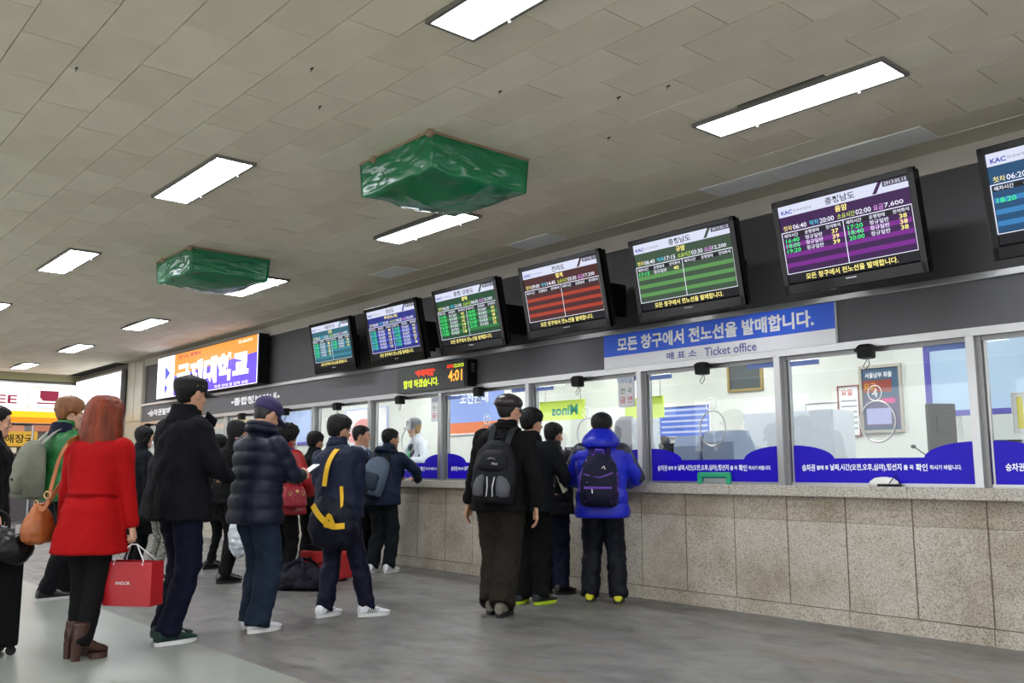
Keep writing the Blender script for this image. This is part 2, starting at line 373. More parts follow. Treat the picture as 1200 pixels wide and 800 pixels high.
for i in range(len(posts)-1):
    x0, x1 = posts[i], posts[i+1]; W = x1-x0; xc = (x0+x1)/2
    r = empty('window_%d' % (i+1), (xc, YW, 1.012), **ST)
    M = Matrix(((-1, 0, 0, 0), (0, 0, 1, 0), (0, 1, 0, 0), (0, 0, 0, 1)))   # local x right, y up from ledge, z out
    h = 1.035; hw = W/2
    fr = MB()
    fr.box((-hw-.03, 0, -.09), (-hw+.025, h, .02), M_STEEL, M)                       # mullion
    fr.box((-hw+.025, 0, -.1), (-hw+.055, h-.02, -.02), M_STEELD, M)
    fr.box((-hw+.062, 0, -.07), (-hw+.075, h-.04, -.045), M_STEEL, M)
    fr.box((hw-.045, 0, -.07), (hw-.03, h-.04, -.045), M_STEEL, M)
    fr.build('mullion', r)
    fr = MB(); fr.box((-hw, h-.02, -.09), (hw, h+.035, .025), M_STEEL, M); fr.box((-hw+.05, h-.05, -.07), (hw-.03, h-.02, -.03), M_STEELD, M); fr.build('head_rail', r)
    fr = MB(); fr.box((-hw, 0, -.07), (hw, .022, -.035), M_STEEL, M); fr.build('sill_rail', r)
    g = MB(); g.box((-hw+.05, .02, -.060), (hw-.03, h-.04, -.055), M_GLASS, M); g.build('glass_pane', r)
    # blue decal with raised shoulders
    pts = [(-hw+.055, .022)]; L0, R0 = -hw+.055, hw-.033
    pts += [(R0, .022)]
    for k in range(11):
        a = PI/2*k/10; pts.append((R0-.36*math.sin(a), .205+.105*math.cos(a)**1.1 if k < 10 else .205))
    for k in range(11):
        a = PI/2*(10-k)/10; pts.append((L0+.36*math.sin(a), .205+.105*math.cos(a)**1.1 if k > 0 else .205))
    d = MB(); d.poly(pts, M_DECAL, M, z=-.0535)
    y = .135; x = -hw+.14; sc = (W-.28)/1.25
    for t, hh, wd in (('승차권', .052, .115), ('발매 후', .034, .1), ('날짜,시간(오전,오후,심야),행선지', .056, .57), ('를 꼭', .034, .075), ('확인', .052, .085), ('하시기 바랍니다.', .034, .225)):
        d.text(t, x, y, hh, M_LET, M, w=wd*sc, z=-.0515, bold=.02, align='l'); x += (wd+.016)*sc
    d.build('decal', r, label='blue decal strip with white notice lettering')
    # ring and number
    ring = MB(); ring.tube([(.03+.135*math.cos(a), .47+.15*math.sin(a), -.05) for a in [2*PI*k/36 for k in range(36)]], .007, M_STEEL, M, n=6, closed=True)
    ring.build('speech_ring', r)
    if i in nums:
        nb = MB(); nb.tube([(.02+.052*math.cos(a), .68+.056*math.sin(a), -.052) for a in [2*PI*k/28 for k in range(28)]], .0035, M_LET, M, n=5, closed=True)
        nb.text(nums[i], .02, .68, .065, M_LET, M, z=-.052, bold=.012); nb.build('window_number', r)
    # blue strip reflections painted onto the glass head
    if i in (3, 4, 5, 6):
        q = MB(); mm = mat('pale_blue_strip', '#6f86c8', .5)
        q.quad(hw-.33, h-.09, hw-.04, h-.05, -.0535, mm, M); q.quad(-hw+.07, h-.10, -hw+.33, h-.06, -.0535, mm, M); q.build('strip_reflection', r)
    sp = empty('wall_speaker', (xc-.04, YW+.03, 1.99), category='speaker', group='black speakers over the ticket windows')
    s_ = MB(); s_.rings([(0, .04, -.055, .038, .034), (0, .05, -.05, .054, .048), (0, .055, .03, .058, .052), (0, .045, .05, .04, .038)], M_BLACKM, n=12, e=5); so = s_.build('body', sp)
    MB().box((.05, -.03, .01), (.12, .0, .03), M_BLACKM).box((-.02, -.05, .02), (.02, .02, .05), M_BLACKM).build('bracket', sp)
    MB().tube([(0, .04, -.06), (.03, .05, -.11), (.01, .05, -.135), (-.02, .05, -.1), (-.01, .04, -.06)], .003, M_BLACKM, n=5).build('cable', sp)
    who = {2: 'above the half seen window by the photo edge', 3: 'above the ticket window numbered four', 4: 'under the blue ticket office banner, above window five', 5: 'above window six, near the man in blue puffer jacket',
           6: 'above the window behind the man in the flat cap', 7: 'under the red and yellow dot matrix sign', 8: 'above the head of the man in the dark suit'}
    sp['label'] = 'small black cube speaker '+who.get(i, 'on the far stretch of window frames')
# ------------------------------------------------------------------ office behind the glass
YO = -9.25
MB().box((XB, YO-.1, 0), (19.6, YO, 3.0), M_WHITEWALL).build('wall_office', **ST)
MB().box((XB, YO, 0), (19.6, YW-.36, .2), mat('office_floor', '#77777a', .5)).build('floor.002', **ST)
MB().box((XB, YO, 2.9), (19.6, YW-.12, 3.0), mat('office_ceiling', '#d8dad6', .8)).build('ceiling.001', **ST)
MB().box((19.5, YO, 0), (19.6, YW-.12, 3.0), M_WHITEWALL).build('wall_office.001', **ST)
MB().box((XB, YO, 0), (XB+.1, YW-.12, 3.0), M_WHITEWALL).build('wall_office.002', **ST)
MB().box((3.85, YO, .2), (3.95, YO+.12, 2.9), M_WHITEWALL).box((4.05, YO, .2), (4.12, YO+.03, 2.9), mat('conduit', '#c8cac4', .6)).build('trim_4', **ST)
M_OL = emis('office_diffuser', '#f6f8f8', OFFICE_LAMP)
for i in range(9):
    for j, yy in enumerate((-7.0, -8.3)):
        r = empty('office_ceiling_light', (-1+2.3*i, yy, 2.9), category='light', group='office ceiling lights', label='fluorescent batten on the office ceiling behind the glass')
        MB().box((-.62, -.12, -.03), (.62, .12, 0), M_FR).build('housing', r); MB().box((-.6, -.1, -.034), (.6, .1, -.028), M_OL).build('diffuser', r)
# desk
dk = empty('office_desk', (0, -7.5, .2), category='desk', label='long pale office desk behind the ticket windows')
MB().box((XB+.2, -.38, .72), (19.2, .4, .76), mat('desk_grey', '#b9bbbd', .5), bev=.004).build('desk_top', dk)
MB().box((XB+.2, .34, 0), (19.2, .38, .72), mat('desk_grey', '#b9bbbd', .5)).build('modesty_panel', dk)
for x in (-4, 0, 4, 8, 12, 16, 19): MB().box((x-.02, -.36, 0), (x+.02, .34, .72), mat('desk_grey', '#b9bbbd', .5)).build('leg', dk)
DZ = .96
M_SCR = mat('screen_black', '#16161a', .25)
def monitor(x, y, w, h, zb, yaw, label, front=M_SCR, body=M_BLACKP):
    r = empty('desk_monitor', (x, y, DZ), yaw, category='monitor', label=label)
    MB().box((-w/2, -.025, zb), (w/2, .02, zb+h), body, bev=.006).build('casing', r)
    MB().box((-w/2+.015, -.029, zb+.02), (w/2-.015, -.0255, zb+h-.015), front).build('screen', r)
    MB().box((-.03, .0, .015), (.03, .03, zb+.05), body).rings([(0, 0, 0, .11, .08), (0, 0, .012, .1, .07)], body).build('stand', r)
    MB().box((-.06, .02, zb+h*.4), (.06, .045, zb+h*.75), body, bev=.005).build('rear_housing', r); return r
monitor(3.2, -7.3, .24, .38, .31, math.radians(60), 'tall dark monitor seen from behind inside window four', body=mat('brown_black', '#17110f', .4))
monitor(5.95, -7.4, .42, .27, .17, math.radians(8), 'black monitor at the left of the desk behind window five')
monitor(7.35, -7.4, .42, .25, .18, math.radians(5), 'black monitor low behind window six, beside the men in dark jackets')
monitor(6.22, -7.25, .30, .42, .28, math.radians(62), 'white upright monitor standing edge on behind the puffer jacket', body=mat('pale_plastic', '#cfd6dc', .4))
monitor(2.88, -7.62, .3, .2, .2, .1, 'small black screen beside the microphone inside window four')
monitor(8.95, -7.4, .4, .25, .2, .1, 'black monitor between the frame and the man in flat cap')
monitor(2.2, -7.4, .4, .27, .2, .3, 'monitor behind the blue decal at the right edge of the photo')
M_PRN = mat('printer_white', '#8794aa', .4)
def printer(x, y, w, h, lab, slope=.5):
    r = empty('ticket_printer', (x, y, DZ), category='printer', label=lab)
    MB().poly([(-.2, 0), (.22, 0), (.22, h*.45), (.05, h), (-.15, h), (-.2, h*.8)], M_PRN, Matrix(((0, 0, 1, w/2), (-1, 0, 0, 0), (0, 1, 0, 0), (0, 0, 0, 1))), z=0, th=w).build('body', r, **{})
    MB().box((-w*.35, -.16, h*.6), (w*.35, -.21, h*.72), mat('printer_slot', '#41506a', .4)).build('slot', r)
    MB().box((-w*.4, .19, .08), (w*.4, .235, h*.35), mat('printer_blue', '#6f7fb8', .4)).build('panel', r); return r
printer(5.6, -7.3, .28, .5, 'pale ticket printer with open tray behind window five')
printer(5.25, -7.35, .36, .54, 'bulkier white ticket printer right of the open tray one')
cab = empty('office_cabinet', (5.0, -8.15, .2), category='cabinet', label='white upright cabinet between windows four and five')
MB().box((-.5, -.2, 0), (.5, .2, 1.5), mat('cabinet_white', '#c9ced6', .5), bev=.005).build('body', cab)
MB().box((-.49, .2, .02), (-.005, .215, 1.48), mat('cabinet_white', '#c9ced6', .5)).build('door', cab); MB().box((.005, .2, .02), (.49, .215, 1.48), mat('cabinet_white', '#c9ced6', .5)).build('door', cab)
# microphone
mc = empty('desk_microphone', (3.24, -7.18, DZ), category='microphone', label='black gooseneck microphone over the blue decal of window four')
MB().tube([(-.02, 0, .02), (0, 0, .2), (.04, 0, .28), (.13, 0, .345)], .005, M_BLACKM, n=6).build('gooseneck', mc)
MB().ball((.14, 0, .352), (.022, .016, .016), M_BLACKM).build('head', mc); MB().rings([(0, 0, 0, .06, .05), (-.01, 0, .03, .04, .03)], M_BLACKM).build('base', mc)
# framed things on the office wall
def wall_frame(name, x, z, w, h, lab, cat, fill, frame, t=.03, y=YO, extra=None):
    r = empty(name, (x, y, z), category=cat, label=lab)
    M = Matrix(((-1, 0, 0, 0), (0, 0, 1, 0), (0, 1, 0, 0), (0, 0, 0, 1)))
    f = MB(); f.box((-w/2, -h/2, 0), (-w/2+t, h/2, .03), frame, M); f.box((w/2-t, -h/2, 0), (w/2, h/2, .03), frame, M); f.box((-w/2+t, -h/2, 0), (w/2-t, -h/2+t, .03), frame, M); f.box((-w/2+t, h/2-t, 0), (w/2-t, h/2, .03), frame, M)
    f.build('frame', r)
    p = MB(); p.box((-w/2+t, -h/2+t, 0), (w/2-t, h/2-t, .012), fill, M)
    if extra: extra(p, M)
    p.build('picture', r)
    if name == 'hanging_sign':
        for q in (-1, 1): c_ = MB(); c_.tube([(q*w*.4, 0, h/2), (q*w*.4, 0, 2.9-z)], .004, M_STEELD, n=5); c_.build('hanging_rod', r)
    return r
def ex_poster(p, M):
    p.quad(-.2, .07, .12, .2, .014, mat('poster_red', '#9a3c2c', .5), M); p.text('서울남부 화물', -.02, .255, .06, M_LET, M, w=.3, z=.015, bold=.02)
    p.text('요금', -.12, .135, .07, mat('amber_print', '#e2a33c'), M, z=.016, bold=.02)
    p.quad(-.19, -.3, .19, .02, .0135, mat('poster_mauve', '#5f5878', .5), M)
    p.quad(-.17, -.27, .1, -.1, .0145, mat('poster_lilac', '#a9acd6', .5), M); p.quad(0, -.05, .15, -.0, .0145, mat('poster_pink', '#d64f8c', .5), M)
wall_frame('framed_poster', 4.66, 1.87, .47, .72, 'silver framed blue poster with a red band inside window four', 'poster', mat('poster_blue', '#3f5f7a', .4), mat('silver_frame', '#b9b2a4', .4, .3), extra=ex_poster)
def ex_note(p, M):
    p.text('요일', -.02, .2, .07, mat('red_print', '#cc3a2a'), M, z=.014, bold=.02)
    for k in range(6): p.quad(-.09, .1-.06*k, .09, .115-.06*k, .014, mat('grey_print', '#8d8f94'), M)
wall_frame('notice_sheet', 5.03, 1.76, .25, .55, 'narrow notice in a thin red frame beside the blue poster', 'notice', M_WHITE, mat('thin_red_frame', '#9a4a3c', .5), t=.008, extra=ex_note)
def ex_paper(p, M):
    p.quad(-.15, -.15, -.1, -.09, .014, mat('yellow_print', '#e8dc2a'), M)
    for k in range(4): p.quad(-.1, .08-.05*k, .15, .09-.05*k, .014, mat('grey_print', '#8d8f94'), M)
wall_frame('notice_sheet', 5.36, 1.7, .4, .34, 'white sheet with a yellow mark inside window four', 'notice', M_WHITE, M_WHITE, t=.006, extra=ex_paper)
wall_frame('framed_picture', 6.35, 2.24, .5, .36, 'small gold framed dark board high on the wall inside window five', 'picture', mat('dark_board', '#4d5558', .5), mat('gold_frame', '#a8925c', .4, .4))
def ex_board(p, M):
    for k in range(5): p.quad(-.36, .13-.07*k, .38, .155-.07*k, .014, mat('pale_rows', '#c6d0f0'), M)
wall_frame('office_board', 7.3, 1.74, .85, .4, 'blue lined panel painting a screen reflection behind window five', 'board', mat('board_blue', '#5a78d8', .5), M_WHITE, t=.01, extra=ex_board)  # panel paints the blue reflection of a screen in the glass
wall_frame('framed_picture', 5.95, 1.6, .34, .36, 'violet winter landscape picture at the edge of window five', 'picture', mat('violet_picture', '#56548a', .5, var=.5, vscale=9), M_WHITE, t=.01)
def ex_green(p, M): p.text('Minos', .05, 0, .14, mat('teal_print', '#1f8f7a'), M, w=.5, z=.014, bold=.03, mirror=True)
M_YG = mat('lime_board', '#d3e85a', .6)
for x, z, lab in ((8.75, 1.92, 'lime green sign with mirrored lettering behind the men in dark jackets'), (7.3, 1.88, 'lime green sign half behind the steel post left of window five')):
    wall_frame('hanging_sign', x, z, .85 if x > 8 else .6, .26, lab, 'sign', M_YG, M_YG, t=.006, y=-8.5, extra=ex_green if x > 8 else None)
wall_frame('office_board', 11.6, 2.1, 1.6, .8, 'blue and white fare board behind the window by the flat cap', 'board', mat('fare_blue', '#8fa6e6', .5), M_WHITE, t=.02, extra=lambda p, M: (p.quad(-.7, -.38, .7, -.2, .014, mat('fare_orange', '#e07a4a'), M), p.text('노선안내', 0, .2, .2, M_LET, M, z=.016, bold=.02)))
wall_frame('office_board', 14.9, 1.95, 1.5, .7, 'fare board with a red arc above the suited man', 'board', M_WHITE, mat('pale_rows', '#c6d0f0'), t=.02, extra=lambda p, M: p.poly([(.5*math.cos(a)-.1, .45*math.sin(a)-.3) for a in [PI*k/16 for k in range(17)]], mat('arc_pink', '#e69a98'), M, z=.014))
wall_frame('office_board', 17.6, 2.05, 1.8, .8, 'pale blue board behind the farthest windows', 'board', mat('board_paleblue', '#b4c6ee', .5), mat('violet_strip', '#5a54b0'), t=.06)
wall_frame('office_board', 3.0, 2.25, 1.5, 1.3, 'pale blue board with violet header behind the right edge window', 'board', mat('board_pale', '#bcd6ee', .5), mat('violet_strip', '#5a54b0'), t=.05, y=-8.3)
wall_frame('notice_sheet', 2.36, 1.52, .2, .28, 'sheet with a yellow column inside the right edge window', 'notice', M_WHITE, M_WHITE, t=.004, y=-6.75, extra=lambda p, M: p.quad(-.07, -.11, -.03, .11, .014, mat('yellow_print', '#e8dc2a'), M))
# clerk chair backs
def chair(x, y, lab, col):
    r = empty('office_chair', (x, y, .2), category='chair', label=lab)
    MB().rings([(0, 0, .95, .1, .03), (0, .0, 1.0, .2, .05), (0, 0, 1.3, .22, .05), (0, .02, 1.5, .17, .04), (0, .02, 1.56, .08, .02)], col, n=16, e=3).build('backrest', r, True)
    MB().rings([(0, -.25, .5, .2, .2), (0, -.25, .58, .23, .22), (0, -.25, .6, .2, .2)], col, n=16, e=3).build('seat', r, True)
    MB().tube([(0, -.25, .06), (0, -.25, .5)], .03, M_BLACKM).build('gas_lift', r)
    for k in range(5): a = 2*PI*k/5; MB().tube([(0, -.25, .1), (.28*math.cos(a), -.25+.28*math.sin(a), .04)], .02, M_BLACKM, n=6).build('leg', r)
    return r
chair(7.28, -8.15, 'grey office chair back just beside the blue puffer hood', mat('chair_grey', '#76767c', .8))
chair(9.4, -7.9, 'dark chair back between the ticket clerk and the steel post', mat('chair_dark', '#3a3a44', .8))

# paper signs on the windows
def no_smoking(x, z, lab):
    r = empty('window_notice', (x, YW-.045, z), category='notice', group='no smoking notices on the glass', label=lab)
    M = Matrix(((-1, 0, 0, 0), (0, 0, 1, 0), (0, 1, 0, 0), (0, 0, 0, 1)))
    p = MB(); p.box((-.1, -.155, 0), (.1, .155, .002), mat('pale_lilac', '#c3c6e2', .6), M); p.quad(-.093, -.148, .093, .148, .003, M_WHITE, M)
    p.text('터미널', 0, .095, .055, mat('pale_blue_print', '#6f8fd0'), M, w=.15, z=.004, bold=.01)
    p.text('전 국', 0, 0, .055, mat('green_print', '#4f8f6c'), M, w=.14, z=.004, bold=.01); p.text('금 연', 0, -.085, .06, mat('red_print2', '#d2274a'), M, w=.15, z=.004, bold=.01)
    p.build('sheet', r)
no_smoking(5.7, 1.87, 'white no smoking sheet at the top corner of the window over the blue puffer jacket')
no_smoking(8.72, 1.86, 'white no smoking sheet on the glass above the ticket clerk')

# ticket trays
tr = empty('ticket_tray', (4.72, YW-.02, 1.012), category='tray', label='green rimmed ticket slot in the decal of window five')
b = MB(); Mt = Matrix(((-1, 0, 0, 0), (0, 0, 1, 0), (0, 1, 0, 0), (0, 0, 0, 1)))
G = mat('tray_green', '#1d9a6c', .4)
b.box((-.17, 0, -.03), (-.125, .085, 0), G, Mt, bev=.01).box((.125, 0, -.03), (.17, .085, 0), G, Mt, bev=.01).box((-.165, .055, -.03), (.165, .1, .001), G, Mt, bev=.012); b.build('rim', tr)
MB().box((-.12, 0, -.06), (.12, .05, -.028), mat('tray_grey', '#9fb0ae', .4), Mt).build('slot', tr)
tr = empty('ticket_tray', (3.22, YW-.02, 1.012), category='tray', label='white rounded ticket bowl in the decal of window four')
b = MB(); b.rings([(0, 0, 0, .12, .04), (0, 0, .035, .11, .035), (0, 0, .06, .07, .025), (0, 0, .068, .02, .01)], mat('bowl_white', '#dcdcd4', .4), n=20); b.build('hood', tr, True)
MB().box((-.12, -.03, 0), (.03, .045, .018), M_BLACKM).build('opening', tr); MB().tube([(-.05, .03, .02), (-.11, .03, .09), (-.13, .035, .02)], .004, M_BLACKM, n=5).build('cord', tr)

# ------------------------------------------------------------------ ticket office banner
r = empty('ticket_office_banner', (4.705, YW+.034, 2.08), category='sign', label='long blue and white ticket office banner under the departure screens')
M = Matrix(((-1, 0, 0, 0), (0, 0, 1, 0), (0, 1, 0, 0), (0, 0, 0, 1)))
b = MB(); b.box((-1.2, 0, -.03), (1.2, .32, .0), mat('banner_white', '#f4f4f8', .5), M); b.quad(-1.2, .115, 1.2, .32, .0015, mat('banner_blue', '#3c6cf0', .5), M); b.build('board', r)
b = MB(); b.text('모든 창구에서 전노선을 발매합니다.', 0.0, .218, .135, M_LET, M, w=2.05, z=.003, bold=.035)
vt = mat('banner_violet', '#6464aa', .5)
b.text('매 표 소', -.27, .055, .065, vt, M, w=.33, z=.003, bold=.02); b.text('Ticket office', .24, .052, .075, vt, M, w=.52, z=.003, bold=.01); b.build('lettering', r, kind='stuff')
b = MB(); b.text('•종합정보안내•', 0, 0, .13, M_LET, wallM(13.55, 2.25, YW+.004), w=1.75, bold=.035)
b.text('•승차권발매•', 0, 0, .13, M_LET, wallM(17.7, 2.25, YW+.004), w=1.3, bold=.035)
b.build('fascia_lettering', bpy.data.objects['wall_right'])

# ------------------------------------------------------------------ dot matrix clock sign
r = empty('led_message_sign', (8.61, YW+.01, 2.06), category='sign', label='black dot matrix sign showing the clock time 4:01')
b = MB(); b.box((-.72, 0, 0), (.72, .30, .10), mat('led_casing', '#3e423f', .5), M); b.build('casing', r)
b = MB(); b.box((.665, .0, -.0), (.735, .305, .14), M_BLACKM, M, bev=.006)
for k in range(5): b.box((.734, .16+.022*k, .04), (.738, .168+.022*k, .09), M_STEELD, M)
b.build('end_cap', r)
b = MB(); LR, LY, LO = emis('led_red', '#ff3a1a', 1.6), emis('led_yellow', '#e8ff3a', 1.2), emis('led_orange', '#ffa03a', 1.8)
b.text('*주폭척결*', -.13, .215, .085, LR, M, w=.42, z=.102, bold=.035)
b.text('함께 하겠습니다.', -.22, .10, .1, LY, M, w=.72, z=.102, bold=.025)
b.text('GPS', .36, .25, .04, LR, M, w=.12, z=.102, bold=.02); b.text('CLOCK', .53, .25, .04, LY, M, w=.2, z=.102, bold=.02)
b.text('4:01', .46, .14, .13, LO, M, w=.26, z=.102, bold=.02); b.build('lit_characters', r, kind='stuff')

# ------------------------------------------------------------------ departure screens
def E(n, c, s=1.0): return emis('scr_'+n, c, s)
def screen_tv(x, y, z, tilt, hdr, sub, first, last, dur, fare, dark, stripe, rowsL, rowsR, label, W=1.06, H=.69, yaw=0):
    r = empty('departure_screen', (x, y, z), label=label, category='screen', group='departure screens above the ticket windows')
    r.rotation_euler = (0, 0, yaw)
    T = Matrix.Rotation(-tilt, 4, 'X')      # top leans out over the hall
    Lm = T @ Matrix(((-1, 0, 0, 0), (0, 0, 1, 0), (0, 1, 0, 0), (0, 0, 0, 1)))
    hw = W/2
    b = MB(); t = .045; tb = .085
    b.box((-hw, 0, -.03), (-hw+t, H, .012), M_BLACKP, Lm, bev=.006); b.box((hw-t, 0, -.03), (hw, H, .012), M_BLACKP, Lm, bev=.006)
    b.box((-hw, 0, -.03), (hw, tb, .012), M_BLACKP, Lm, bev=.008); b.box((-hw, H-t, -.03), (hw, H, .012), M_BLACKP, Lm, bev=.006); b.build('bezel', r)
    b = MB(); b.box((-hw+.01, .01, -.09), (hw-.01, H-.01, -.025), M_BLACKM, Lm, bev=.012); b.build('rear_casing', r)
    bl = y-(YW-.04)-.10
    for q in (-1, 1): b = MB(); b.box((q*.14-.02, .2, -bl), (q*.14+.02, .5, -.09), M_BLACKM, Matrix(((-1, 0, 0, 0), (0, 0, 1, -.06), (0, 1, 0, 0), (0, 0, 0, 1)))); b.build('wall_bracket', r)
    MB().quad(-.04, .055, .04, .063, .0135, mat('maker_mark', '#a9a9ad', .4), Lm).build('maker_mark', r)
    # picture area
    x0, x1, y0, y1 = -hw+t, hw-t, tb+.005, H-t
    w, h = x1-x0, y1-y0
    X = lambda u: x0+u*w
    Y = lambda v: y0+v*h     # v from bottom
    K = E('black', '#15131c', .8); Wt = E('white', '#eef0ff', 1.0); D = E(dark[0], dark[1], .85); Sx = E(stripe[0], stripe[1], .85)
    b = MB(); b.quad(x0, y0, x1, y1, .002, K, Lm)
    b.quad(X(0), Y(.86), X(1), Y(1), .003, E('lilac_white', '#d8dcf2', .95), Lm)
    b.poly([(X(.74), Y(.87)), (X(.79), Y(1)), (X(.82), Y(1)), (X(.77), Y(.87))], D, Lm, z=.0035); b.quad(X(.82), Y(.93), X(1), Y(1), .0035, E('datebar', '#4a4658', .8), Lm)
    b.quad(X(0), Y(.66), X(1), Y(.86), .003, D, Lm)
    b.quad(X(.0), Y(.12), X(1), Y(.655), .003, D, Lm)
    b.quad(X(.012), Y(.585), X(.988), Y(.64), .0035, K, Lm)
    n = 7; top = .58; bot = .135; rh = (top-bot)/n; tr_ = .0665
    for k in range(n):
        if k % 2 == 1: b.quad(X(.012), Y(top-rh*(k+1)+.004), X(.988), Y(top-rh*k-.004), .0035, Sx, Lm)
    for v0, v1 in ((.652, .662), (.118, .126)): b.quad(X(0), Y(v0), X(1), Y(v1), .004, Wt, Lm)
    b.quad(X(.497), Y(.12), X(.503), Y(.655), .004, Wt, Lm)
    b.quad(X(0), Y(.12), X(.006), Y(.655), .004, Wt, Lm); b.quad(X(.994), Y(.12), X(1), Y(.655), .004, Wt, Lm)
    b.build('screen_picture', r)
    b = MB(); z = .0055
    Bk, Bl, Ye, Gr, Cy, Pk, Li = E('ink', '#2a2838', .5), E('logo', '#3344bb', .8), E('yellow', '#fff08a', 1.1), E('green', '#3af07a', 1.1), E('cyan', '#4ad0f0', 1.1), E('pink', '#e8a0f0', 1.1), E('lime', '#d0f060', 1.1)
    b.text('KAC', X(.07), Y(.915), .03, Bl, Lm, w=.09, z=z, bold=.03); b.text('한국여객운송', X(.2), Y(.915), .018, E('greyink', '#7a7a92', .7), Lm, w=.15, z=z)
    b.text(hdr, X(.5), Y(.93), .05, Bk, Lm, w=.055*len(hdr), z=z, bold=.015)
    b.text('2013.02.13', X(.91), Y(.965), .022, Wt, Lm, w=.15, z=z)
    b.text(sub, X(.5), Y(.81), .043, Ye, Lm, w=.045*len(sub), z=z, bold=.02)
    b.text('첫차', X(.06), Y(.71), .036, Ye, Lm, w=.07, z=z); b.text(first, X(.16), Y(.71), .034, Wt, Lm, w=.11, z=z, bold=.01)
    b.text('막차', X(.28), Y(.71), .036, Cy, Lm, w=.07, z=z); b.text(last, X(.38), Y(.71), .034, Wt, Lm, w=.11, z=z, bold=.01)
    b.text('소요시간', X(.53), Y(.71), .036, Li, Lm, w=.13, z=z); b.text(dur, X(.66), Y(.71), .034, Wt, Lm, w=.11, z=z, bold=.01)
    b.text('요금', X(.77), Y(.71), .036, Pk, Lm, w=.07, z=z); b.text(fare, X(.88), Y(.71), .034, Wt, Lm, w=.13, z=z, bold=.01)
    for k, t_ in enumerate(('배차시간', '운행형태', '잔여좌석')*2): b.text(t_, X([.08, .25, .42][k % 3]+(.5 if k > 2 else 0)), Y(.613), .026, Wt, Lm, w=.11, z=z, bold=.01)
    for side, rows in ((0, rowsL), (.5, rowsR)):
        for k, (a, s_, c) in enumerate(rows):
            v = top-tr_*(k+.5)
            b.text(a, X(.085+side), Y(v), .029, Gr, Lm, w=.11, z=z, bold=.01); b.text(s_, X(.26+side), Y(v), .030, Wt, Lm, w=.135, z=z, bold=.01); b.text(c, X(.43+side), Y(v), .029, Ye, Lm, w=.026*max(2, len(c)), z=z, bold=.01)
    b.text('모든 창구에서 전노선을 발매합니다.', X(.5), Y(.055), .042, Ye, Lm, w=.68, z=z, bold=.015)
    b.build('screen_text', r, kind='stuff'); return r
g = '정규일반'
screen_tv(3.035, -5.72, 2.375, .19, '충청남도', '음암', '06:40', '20:00', '02:00', '7,600', ('plum', '#3c1450'), ('magenta', '#7d2292'),
          [('16:40', g, '37'), ('18:00', g, '39'), ('19:20', g, '39')], [('17:20', g, '38'), ('18:40', g, '38'), ('20:00', g, '38')], 'large departure screen with a magenta timetable, 16:40 first', yaw=-.03)
screen_tv(4.45, -5.76, 2.365, .187, '충청남도', '규암', '06:40', '17:15', '03:30', '12,200', ('darkgreen', '#3e5440'), ('midgreen', '#5f9a55'),
          [('17:15', g, '40')], [], 'departure screen with a nearly empty light green timetable')
screen_tv(5.80, -5.72, 2.363, .205, '전라도', '함계', '09:00', '14:45', '03:30', '17,200', ('maroon', '#4a2020'), ('brick', '#b03c26'), [], [], 'departure screen with an empty brick red timetable')
tn = ['15:00', '15:30', '16:00', '16:30', '17:00', '17:30']
screen_tv(7.21, -5.73, 2.35, .21, '충청·강원도', '평택', '06:30', '21:00', '04:30', '23,500', ('forest', '#174a2c'), ('leaf', '#2f7a3f'), [(a, g, c) for a, c in zip(tn, ('매진', '매진', '매진', '14', '17', '18'))],
          [(a, g, c) for a, c in zip(['18:00', '18:30', '19:00', '21:00', '22:00'], ('매진', '매진', '9', '24', '25'))], 'departure screen with a full dark green timetable')
screen_tv(8.56, -5.72, 2.335, .21, '경상도', '부산(노포)', '06:00', '23:30', '04:20', '32,500', ('navy', '#28308a'), ('royal', '#3c4cba'), [(a, g, c) for a, c in zip(tn, ('8', '매진', '10', '14', '17', '18'))],
          [(a, g, c) for a, c in zip(tn, ('매진', '매진', '매진', '16', '7', '4'))], 'departure screen with a full royal blue timetable')
screen_tv(10.58, -6.07, 2.43, .176, '서울경기도', '인천', '06:10', '22:30', '01:10', '4,500', ('teal', '#2a6878'), ('aqua', '#3a8aa0'), [(a, g, c) for a, c in zip(tn[:5], ('8', '12', '10', '14', '20'))],
          [(a, g, c) for a, c in zip(tn[:3], ('9', '11', '16'))], 'farthest and smallest departure screen, teal timetable')
screen_tv(1.60, -5.72, 2.385, .19, '충청남도', '태안', '06:20', '20:00', '02:20', '8,900', ('steelblue', '#1f4f78'), ('skyblue', '#3a86c4'), [('', '', ''), ('18:20', g, '30')], [], 'departure screen cut by the photo edge, sky blue timetable', yaw=-.03)

# ------------------------------------------------------------------ advertising lightboxes and far shops
r = empty('advertising_lightbox', (15.27, YW+.02, 2.46), category='sign', label='orange and violet lit college advertisement box on the grey wall')
b = MB(); b.box((-2.17, 0, 0), (2.19, .79, .16), M_BLACKM, M, bev=.005); b.build('housing', r)
b = MB(); z = .163
b.quad(-2.16, .01, 2.16, .78, z-.001, E('ad_white', '#f0ecff', 1.9), M)
b.poly([(-1.3, .38), (-1.3, .78), (2.14, .78), (2.14, .50)], E('ad_orange', '#ffa848', .95), M, z=z); b.poly([(-1.3, .02), (-1.3, .38), (2.14, .5), (2.14, .02)], E('ad_violet', '#5a3cd8', 1.5), M, z=z)
b.poly([(-1.75, .32), (-1.75, .6), (-1.5, .46)], E('ad_blue', '#3a4ad0', 1.2), M, z=z+.001)
b.poly([(-1.75, .05), (-1.75, .26), (-1.6, .2)], E('ad_blue', '#3a4ad0', 1.2), M, z=z+.001)
AW = E('ad_white2', '#fffaf0', 1.8)
